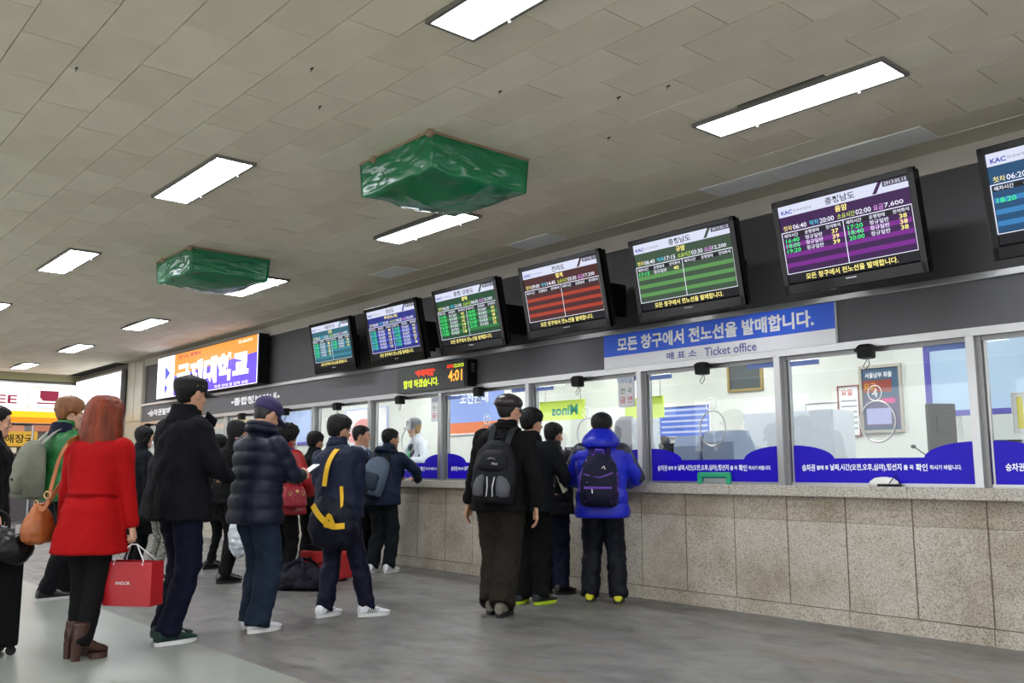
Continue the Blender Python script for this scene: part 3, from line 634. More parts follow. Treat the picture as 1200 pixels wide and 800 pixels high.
b.text('국제대학교', .35, .36, .46, AW, M, w=3.0, z=z+.002, bold=.05); b.text('경기도 평택시', -.6, .71, .07, E('ad_red', '#d02060', 1), M, w=1.0, z=z+.002, bold=.02)
b.text('031-660-0114', 1.7, .72, .05, AW, M, w=.5, z=z+.002); b.text('학과 안내 및 입학 상담', 1.2, .06, .05, AW, M, w=1.3, z=z+.002); b.build('lit_face', r)
r = empty('blank_lightbox', (21.4, YW+.02, 2.3), category='sign', label='glowing white blank lightbox in the corner beyond the cream column')
MB().box((-1.6, 0, 0), (1.68, .95, .1), M_STEELD, M).build('housing', r); MB().box((-1.56, .04, .1), (1.64, .9, .105), E('blank_white', '#f4faff', 2.2), M).build('lit_face', r)
# cafe sign on the far wall: local x right = -y world
MF = Matrix(((0, 0, -1, 0), (-1, 0, 0, 0), (0, 1, 0, 0), (0, 0, 0, 1)))
r = empty('cafe_sign', (XF-.2, -4.2, 2.2), category='sign', label='white lit cafe sign with a maroon cup and an orange stripe')
MB().box((-2.4, 0, -.18), (2.2, .98, 0), M_STEELD, MF).build('housing', r)
b = MB(); b.quad(-2.36, .02, 2.14, .94, .003, E('cafe_white', '#fff8f4', 1.5), MF); b.quad(-2.36, .02, 2.14, .15, .005, E('cafe_orange', '#ff8a1a', 1.3), MF); b.quad(-2.36, .15, 2.14, .29, .005, E('cafe_yellow', '#ffc41a', 1.3), MF)
mr = E('cafe_maroon', '#a02848', .9)
b.text('COFFEE', .03, .55, .2, mr, MF, w=1.55, z=.006, bold=.02)
ol = E('cafe_outline', '#ff9a6a', 1.1)
for q in ((1.03, .36, 1.95, .375), (1.03, .85, 1.95, .865), (1.03, .36, 1.042, .865), (1.938, .36, 1.95, .865)): b.quad(*q, .006, ol, MF)
b.poly([(1.28, .78), (1.68, .78), (1.68, .6), (1.63, .54), (1.35, .54), (1.28, .62)], mr, MF, z=.006); b.quad(1.22, .47, 1.7, .505, .006, mr, MF); b.build('lit_face', r)
MB().box((XF-.25, -6.33, 3.2), (XF, YL, 3.37), mat('olive_band', '#8f8a66', .6)).build('trim_5', **ST)
# shop under the sign
r = empty('shop_sign', (XF-.35, -4.95, 1.68), category='sign', label='yellow shop signboard below the cafe sign')
MB().box((-.62, 0, -.04), (.5, .34, 0), E('soup_yellow', '#e0b040', .8), MF).build('board', r)
b = MB(); b.text('해장국', .13, .17, .2, E('soup_brown', '#2a2a2a', .3), MF, w=.6, z=.003, bold=.02)
b.poly([(-.38+.2*math.cos(a), .12+.16*math.sin(a)) for a in [2*PI*k/20 for k in range(20)]], E('soup_blue', '#bfe0f0', 1), MF, z=.004); b.text('EH', -.38, .12, .1, E('soup_blueink', '#3a6aa0', .6), MF, z=.006, bold=.02); b.build('lettering', r, kind='stuff')
sh = empty('snack_shop', (XF-.5, -4.5, 0), category='shop', label='dim shop front with shelves below the cafe sign')
MB().box((-.05, -1.8, 0), (.3, 3, .9), mat('shop_counter', '#5a5458', .6)).build('counter', sh)
MB().box((.25, -1.8, .9), (.32, 3, 2.15), mat('shop_back', '#77747c', .6)).build('back_wall', sh)
for z in (1.0, 1.25, 1.5): MB().box((0, -1.8, z), (.25, 3, z+.02), M_STEELD).build('shelf', sh)
for k in range(6): MB().tube([(-.05, -1.7+.9*k, .0), (-.05, -1.7+.9*k, 2.15)], .025, M_STEEL, n=8).build('post', sh)
cols = ['#c06a5a', '#4a5a8a', '#d8c8b0', '#8a3048', '#5a8a6a', '#e0e0e0', '#d88a3a', '#3a3a44']
for k in range(60):
    zz = (1.02, 1.27, 1.52)[k % 3]; yy = -1.75+.155*(k//3); hh = rnd.uniform(.1, .2)
    o = MB().box((.03, 0, 0), (.2, rnd.uniform(.08, .13), hh), mat('goods_%d' % (k % 8), cols[k % 8], .5), bev=.008).build('snack_box')
    o.location = (XF-.5, -4.5+yy, zz); o['category'] = 'box'; o['group'] = 'packets on the snack shop shelves'; o['label'] = 'small coloured packet on the shelves under the cafe sign'
for k, (yy, c) in enumerate(((-5.55, '#d88a6a'), (-4.95, '#e09a7a'), (-5.95, '#b04a5a'))):
    o = MB().box((-.02, -.22, 0), (0, .22, .14), E('card%d' % k, c, .7)).build('price_card'); o.location = (XF-.3, yy, 2.03-.02*k)
    o['category'] = 'sign'; o['label'] = ['salmon price card at the shop behind the green jacket', 'paler salmon price card over the yellow signboard', 'dark red price card nearest the hall corner'][k]

# ------------------------------------------------------------------ tarpaulin wrapped ceiling units
M_TARP = mat('green_tarpaulin', '#0f7046', .26, bump=.25, bscale=5, spec=.6, var=.12, vscale=5)
def wrapped(x0, x1, y0, y1, zb, lab, seed):
    cx, cy = (x0+x1)/2, (y0+y1)/2; hx, hy = (x1-x0)/2, (y1-y0)/2
    r = empty('wrapped_ceiling_unit', (cx, cy, CEIL), category='air conditioner', label=lab)
    N = 26; vs = []; fs = []; idx = {}
    bm = bmesh.new()
    bmesh.ops.create_cube(bm, size=2); bmesh.ops.subdivide_edges(bm, edges=bm.edges[:], cuts=N, use_grid_fill=True)
    H = CEIL-zb
    for v in bm.verts:
        x, y, z = v.co; t = (1-z)/2
        px, py = x*hx*(1-.03*t), y*hy*(1-.03*t)
        # rounded plan corners bulge, bottom sags
        sag = .085*(1-x**2)*(1-y**2)*(1 if z < -.99 else 0)**1
        sagedge = 0
        if z < -.99: sag = .09*(1-abs(x)**2.2)*(1-abs(y)**2.2)
        pz = -H*t-sag
        nz = noise.noise(Vector((x*1.7+seed, y*1.7, z*1.2)))
        n2 = noise.noise(Vector((x*4+seed, y*4+3, z*3)))
        nn = abs(noise.noise(Vector((x*2.6+z*1.5+seed, y*2.6-z*1.3, 5.))))
        d = .012*nz+.004*n2-.014*max(0, .1-nn)/.1*.6
        d *= 1-max(abs(x), abs(y), abs(z))**2*0-(min(1, (abs(x)*abs(y))**12) if abs(z) < .99 else 0)
        if abs(x) > .99: px += d*(1 if x > 0 else -1)*min(1, 4*t*(1.15-t))*1.5
        if abs(y) > .99: py += d*(1 if y > 0 else -1)*min(1, 4*t*(1.15-t))*1.5
        if z < -.99: pz += d
        pz += .012*noise.noise(Vector((x*3, y*3, seed)))*(t > .9)
        v.co = (px, py, pz+.0)
    for v in bm.verts:
        if v.co.z > -.03: v.co.z = -.012
    bm.verts.index_update()
    b = MB(); b.add([v.co.copy() for v in bm.verts], [tuple(v.index for v in f.verts) for f in bm.faces], M_TARP); bm.free(); b.build('tarpaulin', r, True)
    wd = mat('pale_batten', '#8f7a60', .7)
    b = MB(); b.box((-hx-.004, hy-.01, -.016), (hx+.004, hy+.004, 0), wd).box((-hx-.004, -hy, -.016), (-hx+.01, hy, 0), wd); b.build('batten', r)
    b = MB(); b.ball((-hx, hy, -.02), (.035, .03, .03), wd).ball((hx*.55, hy+.0, -.02), (.03, .03, .03), wd); b.build('corner_padding', r)
    return r
wrapped(4.68, 5.56, -4.23, -3.35, 3.12, 'nearer and larger green tarpaulin wrapped ceiling unit', 1.3)
wrapped(8.80, 9.74, -4.23, -3.36, 3.13, 'farther green tarpaulin wrapped ceiling unit', 6.1)
# dirt specks hooks on ceiling
for k, (x, y) in enumerate(((3.5, -3.9), (4.0, -4.35), (3.9, -3.3), (4.35, -2.3), (4.8, -2.6), (3.2, -4.0), (5.2, -1.3))):
    o = MB().box((-.012, -.004, -.006), (.012, .004, 0), M_DARK).tube([(0, 0, -.002), (.01, 0, -.02)], .002, M_DARK, n=5).build('ceiling_hook')
    o.location = (x, y, CEIL-.0); o['category'] = 'hook'; o['group'] = 'bent wire hooks in the ceiling'; o['label'] = 'tiny dark bent wire hook poking from the ceiling tiles'
# ------------------------------------------------------------------ figures
def lerp(a, b, t): return a+(b-a)*t
def interp(keys, x):
    if x <= keys[0][0]: return keys[0][1:]
    for a, b in zip(keys, keys[1:]):
        if x <= b[0]:
            t = (x-a[0])/(b[0]-a[0]); t = t*t*(3-2*t)*.5+t*.5
            return tuple(lerp(p, q, t) for p, q in zip(a[1:], b[1:]))
    return keys[-1][1:]
CLOUD = {}
def cloud(size):
    if size not in CLOUD:
        t = bpy.data.textures.new('folds', 'CLOUDS'); t.noise_scale = abs(size); t.noise_depth = 2 if size > 0 else 1; CLOUD[size] = t
        if size < 0: t.noise_type = 'HARD_NOISE'
    return CLOUD[size]
def solid(mb, name, m, parent, voxel=.012, smooth=3, disp=0, dsize=.1, crease=0, parts=None, **props):
    """closed overlapping shells -> one continuous skin"""
    o = bpy.data.objects.new('tmp', mb.mesh('tmp')); TS.collection.objects.link(o)
    r = o.modifiers.new('r', 'REMESH'); r.mode = 'VOXEL'; r.voxel_size = voxel; r.use_smooth_shade = True
    if smooth: k = o.modifiers.new('s', 'SMOOTH'); k.iterations = smooth; k.factor = .5
    if disp:
        d = o.modifiers.new('d', 'DISPLACE'); d.texture = cloud(dsize); d.strength = disp; d.mid_level = .5; d.texture_coords = 'LOCAL'
        if crease: d = o.modifiers.new('c', 'DISPLACE'); d.texture = cloud(-crease); d.strength = disp*1.1; d.mid_level = .3; d.texture_coords = 'LOCAL'
    TS.view_layers[0].update(); dg = TS.view_layers[0].depsgraph
    me = bpy.data.meshes.new_from_object(o.evaluated_get(dg)); me.name = name
    me.materials.clear(); me.materials.append(m)
    bpy.data.objects.remove(o)
    q = bpy.data.objects.new(name, me); COL.objects.link(q); q.parent = parent
    for k, v in props.items(): q[k] = v
    return q
def V(*a): return Vector(a)
def ik(a, b, l1, l2, pole):
    d = b-a; L = d.length; L2 = min(L, (l1+l2)*.999); b = a+d.normalized()*L2; d = b-a
    x = (l1*l1-l2*l2+L2*L2)/(2*L2); h = math.sqrt(max(0, l1*l1-x*x)); n = d.normalized(); p = pole-n*pole.dot(n); p.normalize()
    return a+n*x+p*h, b
def path(a, e, b, k=5):
    """limb centreline with a rounded joint"""
    out = []; r = .22
    for i in range(k): out.append(a.lerp(e, i/k*(1-r)))
    p, q = a.lerp(e, 1-r), e.lerp(b, r)
    for i in range(5): t = i/4; out.append(p.lerp(e, t).lerp(e.lerp(q, t), t))
    for i in range(1, k+1): out.append(q.lerp(b, i/k))
    return out
HEADK = [(-.116, .012, .066, .040), (-.108, .030, .079, .012), (-.092, .043, .084, -.018), (-.068, .054, .084, -.048), (-.04, .062, .083, -.068), (-.015, .068, .081, -.082),
         (.01, .072, .080, -.092), (.03, .0745, .084, -.097), (.055, .076, .083, -.098), (.08, .070, .073, -.092), (.1, .052, .053, -.075), (.112, .026, .023, -.045), (.117, .006, -.004, -.022)]
def head_ring(z, off, n=28, zo=0):
    w_, f_, b_ = interp(HEADK, z); out = []
    for k in range(n):
        a = 2*PI*k/n; o = off(a) if callable(off) else off; c, s_ = math.cos(a), math.sin(a)
        hy = (f_-b_)/2
        out.append(V((w_+o)*c, (f_+b_)/2+(hy+o)*s_, z+zo))
    return out
def loft(mb, R, m, M=None):
    n = len(R[0]); vs = [p for r in R for p in r]; fs = []
    for i in range(len(R)-1):
        for k in range(n): k2 = (k+1) % n; fs.append((i*n+k, i*n+k2, (i+1)*n+k2, (i+1)*n+k))
    fs += [tuple(range(n-1, -1, -1)), tuple((len(R)-1)*n+k for k in range(n))]
    mb.add(vs, fs, m, M)
M_SKIN = [mat('skin_a', '#c8967a', .5, var=.04), mat('skin_b', '#d3a489', .5, var=.04), mat('skin_c', '#b98668', .5, var=.04)]
M_EYE = mat('eye_dark', '#1a1210', .25); M_LIP = mat('lip', '#a8605a', .5); M_HAIRB = mat('black_hair', '#060505', .5, spec=.25, bump=.8, bscale=70, stretch=(1, 1, .25))
def hairline(a, style):
    """lowest height of the hair at ring angle a (pi/2 is the face)"""
    f = abs(math.degrees(math.atan2(math.cos(a), math.sin(a))))    # 0 front .. 180 back
    K = {'short': [(0, .066), (38, .06), (58, .05), (70, .005), (82, -.005), (92, .012), (112, .0), (125, -.045), (180, -.062)],
         'bangs': [(0, .040), (38, .036), (56, .025), (68, -.01), (82, -.02), (92, .0), (112, -.005), (125, -.05), (180, -.07)],
         'long': [(0, .05), (30, .04), (48, -.02), (62, -.1), (75, -.16), (180, -.19)],
         'bob': [(0, .05), (36, .04), (52, -.02), (70, -.065), (180, -.09)],
         'full': [(0, .05), (45, .045), (60, .0), (72, -.03), (110, -.035), (130, -.07), (180, -.085)]}[style]
    return interp(K, f)[0]
def long_hair(parent, HM, m):
    K = [(-.225, .085, .05, -.05), (-.21, .12, .085, -.045), (-.17, .136, .100, -.035), (-.12, .134, .108, -.03), (-.06, .124, .112, -.025), (0, .114, .114, -.02), (.05, .108, .114, -.014), (.09, .094, .102, -.012), (.118, .070, .078, -.012), (.136, .038, .044, -.012), (.142, .01, .012, -.012)]
    K = [(k[0], k[1]*1.08, k[2]*1.06, k[3]-.006) for k in K]
    mb = MB(); R = []; z = -.225
    while z <= .137:
        rx, ry, cy = interp(K, z); ring = []
        lim = .035 if z < .04 else lerp(.035, .11, min(1, (z-.04)/.03))
        for k in range(40):
            a = 2*PI*k/40; wv = 1+.022*math.sin(11*a+z*14)*(z < .08)+.015*math.sin(19*a-z*22)
            ring.append(V(rx*wv*math.cos(a), min(lim, cy+ry*wv*math.sin(a)), z+(.012*math.sin(7*a) if z < -.2 else 0)))
        R.append(ring); z += .0121
    loft(mb, R, m, HM); return solid(mb, 'hair', m, parent, .006, 2, .008, .03)
def make_hair(parent, HM, style, m, thick=.014, disp=.008, dsize=.02, lift=0, vox=.007, name='hair'):
    mb = MB(); R = []
    lo = -.19 if style == 'long' else -.09
    zs = [lo+i*.0125 for i in range(int((.117-lo)/.0125)+1)]+[.117]
    for z in zs:
        zz = max(z, -.06) if style in ('long', 'bob') else z
        def off(a, z=z, zz=zz):
            m_ = max(0, min(1, (z-hairline(a, style))/.016+.5)); m_ = m_*m_*(3-2*m_)
            f = abs(math.degrees(math.atan2(math.cos(a), math.sin(a))))
            t = thick*(1+(.9 if style == 'long' and z < -.02 else 0)*(1 if f > 60 else .2))+(lift if z > .03 and f < 90 else 0)
            return -.022+m_*(.022+t)
        o_top = thick*max(0, (z-.05)/.067)+lift*max(0, (z-.05)/.067)
        rr = head_ring(zz, off, zo=(z-zz)+o_top)
        if zz < -.0: # keep the head's neck side from pinching in under the jaw
            w0 = interp(HEADK, .0); rr = [V(p.x*(1 if style not in ('long', 'bob') else max(1, .070/ max(.02, interp(HEADK, zz)[0]))), p.y, p.z) for p in rr]
        R.append(rr)
    loft(mb, R, m, HM)
    return solid(mb, name, m, parent, vox, 2, disp, dsize)
def brim_mesh(mb, m, M, w=.074, ln=.065, y0=.07, z0=.042, droop=.016, arch=.014):
    top = []; n, k = 14, 5
    vs = []
    for layer in (0, -.005):
        for i in range(k+1):
            v = i/k
            for j in range(n+1):
                u = -1+2*j/n; a = u*PI/2*.96
                x = w*math.sin(a); yb = y0-.0+(-.045+.052*math.cos(a))
                y = yb+v*ln*(math.cos(a)**.55 if math.cos(a) > 0 else 0); z = z0-droop*v-arch*u*u+layer
                vs.append((x, y, z))
    fs = []; N = (k+1)*(n+1)
    for i in range(k):
        for j in range(n):
            a = i*(n+1)+j; fs.append((a, a+1, a+n+2, a+n+1)); fs.append((N+a, N+a+n+1, N+a+n+2, N+a+1))
    for i in range(k): fs.append((i*(n+1), (i+1)*(n+1), N+(i+1)*(n+1), N+i*(n+1))); a = i*(n+1)+n; fs.append((a, N+a, N+a+n+1, a+n+1))
    for j in range(n): fs.append((j, N+j, N+j+1, j+1)); a = k*(n+1)+j; fs.append((a, a+1, N+a+1, N+a))
    mb.add(vs, fs, m, M)
def make_cap(parent, HM, kind, m, brim_m=None):
    c = MB(); R = []
    if kind == 'field':     # flat topped cap with straight sides
        for z, o, zo in ((.024, .010, 0), (.035, .013, 0), (.055, .014, 0), (.07, .018, -.002), (.078, .021, .0), (.083, .019, .006), (.088, .008, .013), (.092, -.01, .017), (.096, -.035, .016)): R.append(head_ring(min(z, .08), o, zo=z-min(z, .08)+zo))
    elif kind == 'flat':
        for z, o, zo in ((.022, .009, 0), (.036, .011, 0), (.042, .020, 0), (.06, .026, 0), (.075, .025, .002), (.088, .020, .008), (.098, .014, .011), (.107, .008, .014), (.114, .0, .014)): R.append(head_ring(z, o, zo=zo))
    else:
        for z, o, zo in ((.02, .010, 0), (.045, .015, 0), (.065, .018, .002), (.08, .020, .006), (.092, .020, .010), (.104, .018, .014), (.112, .014, .019), (.117, .006, .021)): R.append(head_ring(z, o, zo=zo))
    loft(c, R, m, HM); o = solid(c, 'cap', m, parent, .007, 3)
    b = MB(); brim_mesh(b, brim_m or m, HM, y0=.082, ln={'flat': .052, 'field': .088}.get(kind, .078), z0=.034, droop={'flat': .028}.get(kind, .02)); b.build('brim', o, True)
    s = MB(); s.ball((0, -.006, .14 if kind == 'ball' else .13), (.006, .006, .004), m, HM); s.build('button', o)
    if kind == 'field':
        e = MB(); st = mat('brass_eyelet', '#c8b070', .3, .8)
        for x, y in ((.086, -.03), (.089, .01)): e.ball((x, y, .055), .0045, st, HM, n=8, k=5)
        e.build('eyelet', o, kind='stuff')
    return o
def hand(mb, w, d, thumb, side, m, curl=.5, s=1.0, spread=.0, thumb_in=.3):
    """w wrist, d direction of the hand, thumb side direction, side +1 right hand -1 left"""
    d = d.normalized(); t = (thumb-d*thumb.dot(d)).normalized(); n = d.cross(t)*(-side)      # n points out of the palm
    kn = .088*s
    for i, (off, ln, r) in enumerate(((.030, .070, .0088), (.010, .078, .0090), (-.010, .072, .0086), (-.029, .056, .0076))):
        base = w+t*off*.55*s-n*.002; k = w+d*(kn-abs(off-.01)*.25)*s+t*off*s
        mb.tube([base, base.lerp(k, .5), k], [.016*s, .0145*s, .0125*s], m, n=8)
        p = k; a = curl*.55+.06*i*curl; q = [p]; rr = [r*s*1.12]
        dirv = (d+t*spread*(1-i*.66)).normalized()
        for j, fl in enumerate((.46, .30, .24)):
            dd = dirv*math.cos(a)+n*math.sin(a); p = p+dd*ln*fl*s; q.append(p); rr.append(r*s*(1-.07*j)); a += curl*(.95-.2*j)
        mb.tube(q, rr, m, n=8); mb.ball(q[-1], rr[-1]*.98, m, n=8, k=6)
    b = w+d*.018*s+t*.020*s; k1 = b+(d*.55+t*.62+n*.35*(.5+thumb_in)).normalized()*.036*s
    k2 = k1+(d*.85+t*.25*(1-thumb_in)+n*.5*thumb_in).normalized()*.030*s; k3 = k2+(d*.95+n*.4*thumb_in).normalized()*.024*s
    mb.tube([b, k1, k2, k3], [.016*s, .0125*s, .0105*s, .009*s], m, n=8); mb.ball(k3, .009*s, m, n=8, k=6)
def make_shoe(parent, M, m, sole_m, L=.27, kind='sneaker', lace=None):
    """foot local: ankle over the origin, toes to +Y"""
    st = [(-.075, .022, .062), (-.068, .031, .092), (-.045, .037, .105), (-.01, .039, .104), (.03, .040, .090), (.07, .043, .074), (.11, .046, .060), (.145, .044, .050), (.175, .034, .042), (.19, .018, .034)]
    if kind == 'boot': st = [(-.07, .02, .1), (-.062, .03, .15), (-.04, .036, .165), (-.01, .038, .16), (.025, .036, .11), (.06, .037, .078), (.10, .039, .062), (.135, .036, .052), (.16, .026, .042), (.172, .012, .034)]
    k = L/.27; n = 16; R = []; zb = .02
    for y, w_, top in st:
        ring = []
        for i in range(n):
            a = 2*PI*i/n; zc = (zb+top)/2; h = (top-zb)/2
            z = zc+h*math.sin(a)*(1.0); x = w_*math.copysign(abs(math.cos(a))**.7, math.cos(a)); ring.append(V(x, y*k, max(z, zb)))
        R.append(ring)
    b = MB(); loft(b, R, m, M)
    o = solid(b, 'shoe', m, parent, .006, 2)
    b = MB(); out = []
    for i in range(20):
        a = 2*PI*i/20; s_ = math.sin(a); y = .057+.137*s_; y *= k; w_ = interp([(-.085, .028), (-.05, .038), (0, .038), (.06, .043), (.12, .049), (.165, .04), (.2, .026)], y/k)[0]
        out.append((w_*math.copysign(abs(math.cos(a))**.75, math.cos(a)), y))
    b.poly(out, sole_m, M, z=.026, th=.024); b.build('sole', o)
    if lace:
        b = MB()
        for j in range(5): y = (.035+.017*j)*k; z = interp([(.03, .093), (.07, .077), (.11, .063)], y/k)[0]; b.tube([(-.026, y, z-.012), (-.012, y+.004, z), (.012, y-.004, z), (.026, y, z-.012)], .0035, lace, M, n=5)
        b.build('laces', o)
    return o
def heel_boot(parent, M, m):
    b = MB()
    st = [(-.055, .024, .09, .17), (-.04, .032, .085, .2), (-.015, .035, .075, .2), (.02, .036, .055, .15), (.055, .038, .04, .115), (.09, .041, .032, .09), (.12, .038, .03, .078), (.145, .026, .03, .066), (.155, .012, .032, .055)]
    R = []; n = 16
    for y, w_, zb, top in st:
        R.append([V(w_*math.copysign(abs(math.cos(2*PI*i/n))**.8, math.cos(2*PI*i/n)), y, (zb+top)/2+(top-zb)/2*math.sin(2*PI*i/n)) for i in range(n)])
    loft(b, R, m, M); b.rings([(0, -.012, .09, .036, .040), (0, -.010, .15, .040, .044), (0, -.008, .215, .044, .047)], m, M, n=16); o = solid(b, 'boot', m, parent, .006, 2)
    b = MB(); b.rings([(0, -.035, 0, .022, .022), (0, -.034, .05, .023, .024), (0, -.03, .1, .028, .028)], m, M, n=12, e=4); b.build('heel', o)
    b = MB(); b.poly([(.04*math.cos(a), .1+.055*math.sin(a)) for a in [2*PI*i/18 for i in range(18)]], m, M, z=.034, th=.033); b.build('platform', o)
    return o
TORSO_M = [(-.30, .205, .150, 0), (-.15, .200, .150, 0), (0, .190, .145, .0), (.12, .178, .132, 0), (.25, .188, .130, 0), (.36, .200, .130, 0), (.42, .196, .122, 0), (.465, .165, .105, -.005), (.50, .105, .085, -.01), (.53, .074, .072, -.008), (.60, .070, .068, .0)]
TORSO_W = [(-.34, .245, .185, 0), (-.2, .215, .168, 0), (0, .175, .14, 0), (.12, .148, .115, 0), (.25, .165, .122, .005), (.36, .180, .120, 0), (.42, .175, .112, 0), (.465, .145, .095, -.005), (.50, .095, .08, -.01), (.53, .07, .068, -.008), (.60, .066, .064, 0)]
class Person: pass
def person(label, x, y, face, H, torso=TORSO_M, hem=-.12, bulk=1.0, feet=((.09, 0, 5), (-.09, 0, -5)), lean=4, side=0, pel=(0, 0), arms=None, head=(0, 0), skin=0, jm=None, tm=None, shoes=None,
           quilt=0, hair=('short', None, {}), cap=None, collar=.60, leg_r=(.098, .078, .070), folds=.022, vox=.008, sleeve=1.0, hands=True, jname='jacket', tname='trousers', hip=.90, legs=True, hem_z=.055, female=False, sh=None, jv=.012, qp=.085):
    s = H/1.72; P = Person(); P.s = s
    root = empty('person', (x, y, 0), math.radians(face-90), label=label, category='person'); P.root = root
    P.M = Matrix.Translation((x, y, 0)) @ Matrix.Rotation(math.radians(face-90), 4, 'Z')
    sk = M_SKIN[skin]
    pel3 = V(pel[0], pel[1], (hip+.03)*s)
    la = math.radians(lean); sa = math.radians(side)
    up = V(math.sin(sa), math.sin(la), math.cos(la)).normalized(); fw = V(0, math.cos(la), -math.sin(la)); rt = fw.cross(up).normalized()
    def sp(h, xx=0, yy=0):       # a point in the leaning torso's own frame
        return pel3+up*h*s+rt*xx*s+fw*yy*s if h > 0 else pel3+V(xx, yy, h)*s
    P.sp = sp; P.up, P.fw, P.rt = up, fw, rt
    shw = sh or (.172 if female else .19)
    neck = sp(.50, 0, -.008); hc = sp(.657, 0, .03)
    hy, hp = math.radians(head[0]), math.radians(head[1])
    HM = Matrix.Translation(hc) @ Matrix.Rotation(-hy, 4, 'Z') @ Matrix.Rotation(-hp, 4, 'X') @ Matrix.Scale(s*(1.07 if female else 1.13), 4)
    P.HM = HM
    b = MB()
    loft(b, [head_ring(k[0], 0) for k in HEADK], sk, HM)
    b.tube([(0, .078, .03), (0, .090, .008), (0, .100, -.012), (0, .092, -.022)], [.007, .009, .0125, .010], sk, HM, n=8)
    for q in (-1, 1):
        b.ball((q*.011, .088, -.017), .0085, sk, HM, n=8, k=6); b.ball((q*.074, -.008, .006), (.008, .018, .031), sk, HM, n=10, k=8); b.ball((q*.078, -.014, .018), (.007, .015, .016), sk, HM, n=8, k=6)
        b.ball((q*.03, .074, .034), (.024, .012, .007), sk, HM, n=10, k=6); b.ball((q*.042, .055, -.02), (.024, .022, .02), sk, HM, n=10, k=6)
    b.ball((0, .076, -.096), (.024, .014, .016), sk, HM, n=10, k=6); b.ball((0, .080, -.052), (.026, .012, .012), sk, HM, n=10, k=6)
    nb = HM @ V(0, -.022, -.06); b.tube([sp(.44), neck, nb, HM @ V(0, -.01, .0)], [.075*s, .056*s, .054*s, .05*s], sk, n=14)
    b.tube([pel3+V(0, 0, -.02), sp(.12), sp(.3), sp(.42), sp(.47)], [.11*s, .09*s, .1*s, .09*s, .05*s], sk, n=14)
    # legs
    T = MB(); P.ank = []
    lr = [r*s for r in leg_r]
    for i, (fx_, fy_, fyaw) in enumerate(feet):
        q = 1 if i == 0 else -1
        a = pel3+V(q*.085*s, 0, -.03*s); e, k = ik(a, V(fx_, fy_, .085*s), .42*s, .42*s, V(math.sin(math.radians(-fyaw))*.5, 1, .0))
        pts = path(a, e, k)
        b.tube(pts, [lerp(.06, .036, j/(len(pts)-1))*s for j in range(len(pts))], sk, n=10)
        FM = Matrix.Translation((fx_, fy_, 0)) @ Matrix.Rotation(math.radians(-fyaw), 4, 'Z') @ Matrix.Scale(s*1.1, 4)
        if not (shoes and shoes[0] == 'heel'): b.tube([k, k+V(0, 0, -.03), FM @ V(0, .06, .045), FM @ V(0, .12, .04)], [.034*s, .03*s, .026*s, .02*s], sk, n=8)
        if legs:
            end = V(k.x, k.y-.008, hem_z*s); pts2 = path(a, e, k)+[k.lerp(end, .5), end]
            n_ = len(pts2)
            rad = [lerp(lr[0], lr[1], min(1, j/6.5)) if j < 7 else lerp(lr[1], lr[2], (j-7)/(n_-8)) for j in range(n_)]
            T.tube(pts2, rad, tm, n=16)
        P.ank.append((k, FM))
    if legs:
        T.rings([(pel3.x, pel3.y, pel3.z-.10*s, .12*s, .10*s), (pel3.x, pel3.y, pel3.z-.04*s, .165*s, .12*s), (pel3.x, pel3.y, pel3.z+.05*s, .16*s, .115*s), (pel3.x, pel3.y+.01, pel3.z+.12*s, .14*s, .10*s)], tm, n=20)
    # arms
    J = MB(); P.wr = []
    A = arms or {}
    for i, q in enumerate((1, -1)):
        sd = 'RL'[i]; spec = A.get(sd, {})
        S0 = sp(.425, q*(shw-.01), -.005); w_ = spec.get('w', (q*.265, .05, .80)); w_ = V(*w_); w_ = V(w_.x*s, w_.y*s, w_.z*s)+V(pel[0], pel[1], 0)*.8
        pole = V(*spec.get('pole', (q*.35, -1, -.2)))
        e, k = ik(S0, w_, .285*s, .25*s, pole); pts = path(S0, e, k)
        n_ = len(pts)
        b.tube(pts, [lerp(.038, .026, j/(n_-1))*s for j in range(n_)], sk, n=10)
        hd = V(*spec['d']) if 'd' in spec else (k-e)
        th = V(*spec.get('t', (0, 1, 0)))
        if hands and not spec.get('hide'):
            hand(b, k+(hd.normalized()*.01), hd, th, q, sk, curl=spec.get('curl', .45), s=s*(.92 if female else 1), thumb_in=spec.get('ti', .3))
        # sleeve
        dense = []
        for j in range(n_-1):
            for t in range(3): dense.append(pts[j].lerp(pts[j+1], t/3))
        dense.append(pts[-1]); nd = len(dense); L = sum((dense[j+1]-dense[j]).length for j in range(nd-1)); acc = 0; rr = []
        for j in range(nd):
            if j: acc += (dense[j]-dense[j-1]).length
            t = acc/L; r = interp([(0, .074), (.15, .068), (.45, .056), (.6, .053), (.9, .045), (1, .042)], t)[0]*s*bulk*sleeve
            if quilt: r *= 1+quilt*(abs(math.sin(PI*acc/(qp*s)))**.6-.65)
            rr.append(r)
        J.tube(dense, rr, jm, n=16); J.ball(S0, .074*s*bulk, jm, n=14, k=8)
        P.wr.append((k, hd.normalized(), e, S0))
    # torso garment
    R = []; h = hem; top = collar
    while h <= top+1e-6:
        hw, hd_, yc = interp(torso, h)
        q_ = (1+quilt*.75*(abs(math.sin(PI*(h-hem)/qp))**.6-.65)) if quilt and h < .47 else 1
        bk = bulk if h < .48 else 1+(bulk-1)*.5
        ring = []
        for k in range(32):
            a = 2*PI*k/32; c_, s2 = math.cos(a), math.sin(a); e_ = 2/2.5
            px = hw*bk*q_*math.copysign(abs(c_)**e_, c_); py = yc+hd_*bk*q_*math.copysign(abs(s2)**e_, s2)
            ring.append(sp(h, px, py))
        R.append(ring); h += .0125 if quilt else .02
    loft(J, R, jm)
    P.J = J; P.T = T
    body = solid(b, 'body', sk, root, vox, 2)
    P.body = body
